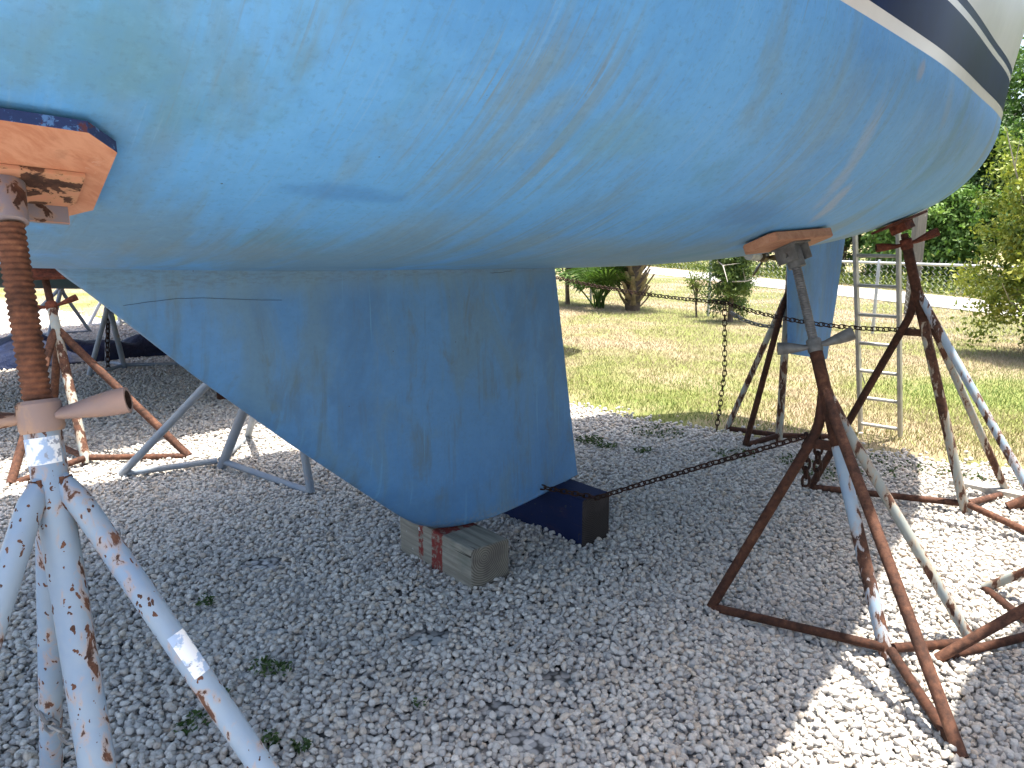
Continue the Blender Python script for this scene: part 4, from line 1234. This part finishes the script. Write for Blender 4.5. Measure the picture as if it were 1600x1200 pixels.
L_cedar = mat_leaf('cedar sprays', (.025, .055, .015), (.085, .14, .035), (.20, .25, .07))
plant('yellow_bush', 'big yellow green bush at the right edge on the near side of the fence', 'bush', (6.5, 9.1, 0), (6.5, 9.1, 1.4), (.72, .72, 1.45), 330, 48000, .20, .065, L_yel, 11, .08, twigs=10)
plant('cedar_sapling', 'slim dark cedar sapling by the fence with its top behind the hull', 'young tree', (3.69, 12.95, 0), (3.69, 12.95, .95), (.33, .33, .9), 190, 16000, .13, .065, L_cedar, 12, .05, twigs=4, aspect=.3)
plant('shrub', 'dark shrub at the fence just right of the keel, left of the palms', 'shrub', (1.17, 16.1, 0), (1.15, 16.1, 1.3), (.55, .5, .9), 60, 3600, .2, .09, L_dark, 13, .05)
plant('small_shrub', 'small pale feathery shrub on the fence left of the cedar sapling', 'shrub', (3.3, 13.7, 0), (3.28, 13.7, .6), (.28, .25, .3), 30, 700, .12, .05, L_olive, 14, .02, nlimb=14)
trees = [((11.6, 21.9), 3.0, (1.2, 1.1, 1.5), L_mid, 31, 'bright green rounded bush across the path, just right of the rudder'),
         ((12.9, 23.2), 6.4, (1.9, 1.8, 3.2), L_dark, 32, 'dark green tree across the path behind the rounded bush'),
         ((13.5, 19.3), 4.2, (1.25, 1.2, 2.0), L_mid, 33, 'green bush with bare branches across the path, left of the yellow green bush'),
         ((15.6, 21.5), 7.5, (2.0, 1.9, 3.8), L_mid, 34, 'tall mid green tree rising behind the olive bush at right'),
         ((14.6, 17.0), 5.2, (1.4, 1.3, 2.6), L_olive, 35, 'olive tree across the path behind the yellow bush'),
         ((17.8, 20.5), 7.5, (2.2, 2.0, 3.8), L_dark, 36, 'tall dark tree at the far right end of the thicket'),
         ((11.3, 26.6), 6.0, (1.9, 1.8, 3.0), L_dark, 37, 'dark tree of the thicket hidden mostly by the rudder'),
         ((9.6, 31.5), 6.0, (2.2, 2.2, 3.0), L_dark, 38, 'dark tree across the path seen in the slit above the palms'),
         ((7.6, 38.5), 6.0, (2.4, 2.4, 3.0), L_mid, 39, 'green tree farther along the path than the slit tree'),
         ((5.2, 46.), 6.0, (2.8, 2.8, 3.0), L_dark, 40, 'farthest tree along the path behind the dark shrub'),
         ((15.2, 25.5), 8.0, (2.4, 2.0, 4.0), L_dark, 42, 'tallest dark tree at the back of the thicket, right of the pale post'),
         ((19.8, 24.0), 8.5, (2.6, 2.2, 4.2), L_mid, 43, 'broad mid green tree at the back of the thicket, off the right edge'),
         ((16.2, 15.2), 6.5, (1.8, 1.6, 3.2), L_mid, 41, 'mid green tree beyond the yellow bush, outside the frame')]
for (xy, h, rad, m, sd, lab) in trees:
    plant('thicket_tree', lab, 'tree', (*xy, 0), (xy[0], xy[1], h - rad[2]), rad, 420, 34000 if sd < 38 or sd > 40 else 9000, .3, .15, m, sd, .12, 'trees and bushes across the path', twigs=16 if sd in (31, 32, 33, 34) else 0)
# undergrowth along the far side of the path
ur = np.random.default_rng(8); s = ur.uniform(-9, 40, 26000); o = .35 + np.abs(ur.normal(0, .55, 26000)); uv_ = RA + RB * s[:, None] + RN * o[:, None]
up = np.column_stack([uv_, np.abs(ur.normal(0, .28, 26000)) * np.clip(o, .25, 1.3)])
tag(link('undergrowth', leaves_mesh('undergrowth', up, .11, ur.random(26000), 3, 1.2, .3), L_olive), 'rough grass and low growth along the far side of the path', 'undergrowth', kind='stuff')

# palms by the fence
L_palm = mat_leaf('palm fronds', (.03, .07, .015), (.07, .13, .03), (.12, .19, .05))
M_boot = mat_simple('dry palm boots', (.25, .19, .12), .9, .45, 10, bump=.5)
M_bootd = mat_simple('dark palm trunk', (.09, .065, .045), .95, .4, 10, bump=.8)
def frond(b, s, d, L, nseg=9, width=.32):
    d = Vector(d).normalized(); pts = []; p_ = Vector(s)
    for i in range(nseg + 1):
        pts.append(p_.copy()); p_ = p_ + d * (L / nseg); d = (d + Vector((0, 0, -.09))).normalized()
    tube(b, pts, [.016 - .0014 * i for i in range(nseg + 1)], 5)
    c = pts[int(nseg * .55)]; dd = (pts[-1] - c).normalized(); sd = dd.cross(Vector((0, 0, 1))).normalized(); up_ = sd.cross(dd)
    for i in range(18):
        an = R(-110 + 220 * i / 17); dv = dd * math.cos(an) + sd * math.sin(an); ll = L * .42 * (1 - .3 * abs(an) / 2); q = dv.cross(up_) * .022
        m = c + dv * ll * .6 + up_ * .03; e = c + dv * ll - up_ * .08
        v = [b.verts.new(c), b.verts.new(m + q), b.verts.new(e), b.verts.new(m - q)]; b.faces.new(v)
def palm(name, label, base, trunk_h, tr, nfr, seed, boots):
    base = Vector(base); root = thing(name, base, label, 'palm'); rr = random.Random(seed)
    if trunk_h:
        b = bmesh.new(); tube(b, [base - Vector((0, 0, .03)), base + Vector((0, 0, trunk_h * .5)), base + Vector((0, 0, trunk_h))], [tr * .95, tr, tr * .8], 12); tk = finish(b, 'trunk', M_bootd, root)
        b = bmesh.new()
        for i in range(boots):
            z = trunk_h * (.03 + .97 * i / boots); an = i * 2.4 + rr.uniform(-.2, .2); d = Vector((math.cos(an), math.sin(an), 0)); t_ = d.cross(Vector((0, 0, 1)))
            s = base + Vector((0, 0, z)) + d * tr * .8; L = rr.uniform(.3, .46); e = s + d * L * .6 + Vector((0, 0, L * .8)); w0 = rr.uniform(.06, .085)
            vs = []
            for c_, w in ((s, w0), (s.lerp(e, .5) + d * .02, w0 * .55), (e, w0 * .45)):
                vs.append([b.verts.new(c_ - t_ * w), b.verts.new(c_ + d * .02), b.verts.new(c_ + t_ * w), b.verts.new(c_ - d * .02)])
            for p_, q_ in zip(vs, vs[1:]):
                for j in range(4): b.faces.new((p_[j], p_[(j + 1) % 4], q_[(j + 1) % 4], q_[j]))
            b.faces.new(vs[-1])
        finish(b, 'leaf_boots', M_boot, root, smooth=False)
    b = bmesh.new()
    for i in range(nfr):
        an = rr.uniform(0, 6.28); s = base + Vector((rr.uniform(-1, 1) * tr * .6, rr.uniform(-1, 1) * tr * .6, trunk_h * .95))
        frond(b, s, (math.cos(an) * rr.uniform(.15, .8), math.sin(an) * rr.uniform(.15, .8), 1), rr.uniform(1.1, 1.7) if trunk_h else rr.uniform(1.2, 1.9))
    n_ = len(b.verts)
    o = finish(b, 'fronds', L_palm, root, smooth=False)
    a_ = o.data.attributes.new('rnd', 'FLOAT', 'POINT'); a_.data.foreach_set('value', rng.random(len(o.data.vertices)).astype(np.float32))
    return root
palm('cabbage_palm', 'stout palm with spiky dry leaf stubs on its trunk, at the fence', (2.33, 14.85, 0), 1.35, .155, 26, 3, 60)
palm('palmetto', 'green stemmed palmetto without trunk, between the dark shrub and the stout palm', (1.72, 15.3, 0), 0, .17, 34, 4, 0)

# weathered post in front of the thicket
b = bmesh.new(); box(b, (7.22, 13.9, 1.1), (1, 0, 0), (0, 1, 0), (0, 0, 1), .085, .085, 1.1, .008)
tag(finish(b, 'post', mat_wood('weathered post wood', (.09, .08, .065), (.14, .125, .105), 2), None, (7.22, 13.9, 0)), 'pale weathered square post beyond the fence, behind the stern stand', 'post')

# ------------------------------------------------------------------ loose things on the ground
b = bmesh.new(); pa, pb = Vector((2.62, 4.38, .03)), Vector((3.25, 3.72, .035)); d = (pb - pa).normalized(); s_ = d.cross(Vector((0, 0, 1)))
box(b, pa.lerp(pb, .5), d, s_, (0, 0, 1), (pb - pa).length / 2, .045, .019, .004)
tag(finish(b, 'plank', mat_wood('silvered plank', (.34, .31, .27), (.48, .45, .40), 0), None, tuple(pa)), 'silver grey plank lying on sunlit gravel behind the stern stand', 'plank')

# blue tarpaulin heap
def mat_tarp():
    k = NT('navy tarpaulin'); co = k.coord(); n_ = k.noise(co, 3, 5, .6)
    c = k.mix(k.step(n_, .4, .65), (.003, .005, .016), (.004, .012, .045)); k.bump(k.noise(co, 7, 5, .6, .8), .6, .05); return k.set(c, .65, 0, .2)
b = bmesh.new(); nx, ny = 60, 18; g_ = []
ta, tb = Vector((-8.4, 7.3)), Vector((-3.55, 9.9)); td = (tb - ta); tl = td.length; td.normalize(); tn = Vector((-td.y, td.x))
rr = random.Random(3); ph = [rr.uniform(0, 6) for _ in range(8)]
for i in range(nx + 1):
    row = []
    for j in range(ny + 1):
        u0 = i / nx; v0 = j / ny; s = u0 * tl
        hgt = .30 * (math.sin(math.pi * v0) ** .55) * (.75 + .2 * math.sin(s * 2.1 + ph[0]) + .15 * math.sin(s * 5.3 + ph[1])) * min(1, u0 * 12, (1 - u0) * 12)
        hgt += .035 * math.sin(s * 9 + v0 * 5 + ph[2]) * math.sin(math.pi * v0) + .02 * math.sin(s * 17 + v0 * 11 + ph[3]) * math.sin(math.pi * v0)
        o = (v0 - .5) * (.9 + .2 * math.sin(s * 1.7 + ph[4])) + .08 * math.sin(s * 3 + ph[5])
        q = ta + td * s + tn * o; row.append(b.verts.new((q.x, q.y, max(.0, hgt) + .012)))
    g_.append(row)
for i in range(nx):
    for j in range(ny): b.faces.new((g_[i][j], g_[i + 1][j], g_[i + 1][j + 1], g_[i][j + 1]))
tag(finish(b, 'tarpaulin', mat_tarp(), None, (-6, 8.6, 0), sharp=70), 'crumpled navy blue tarpaulin lying on gravel at the left', 'tarpaulin')
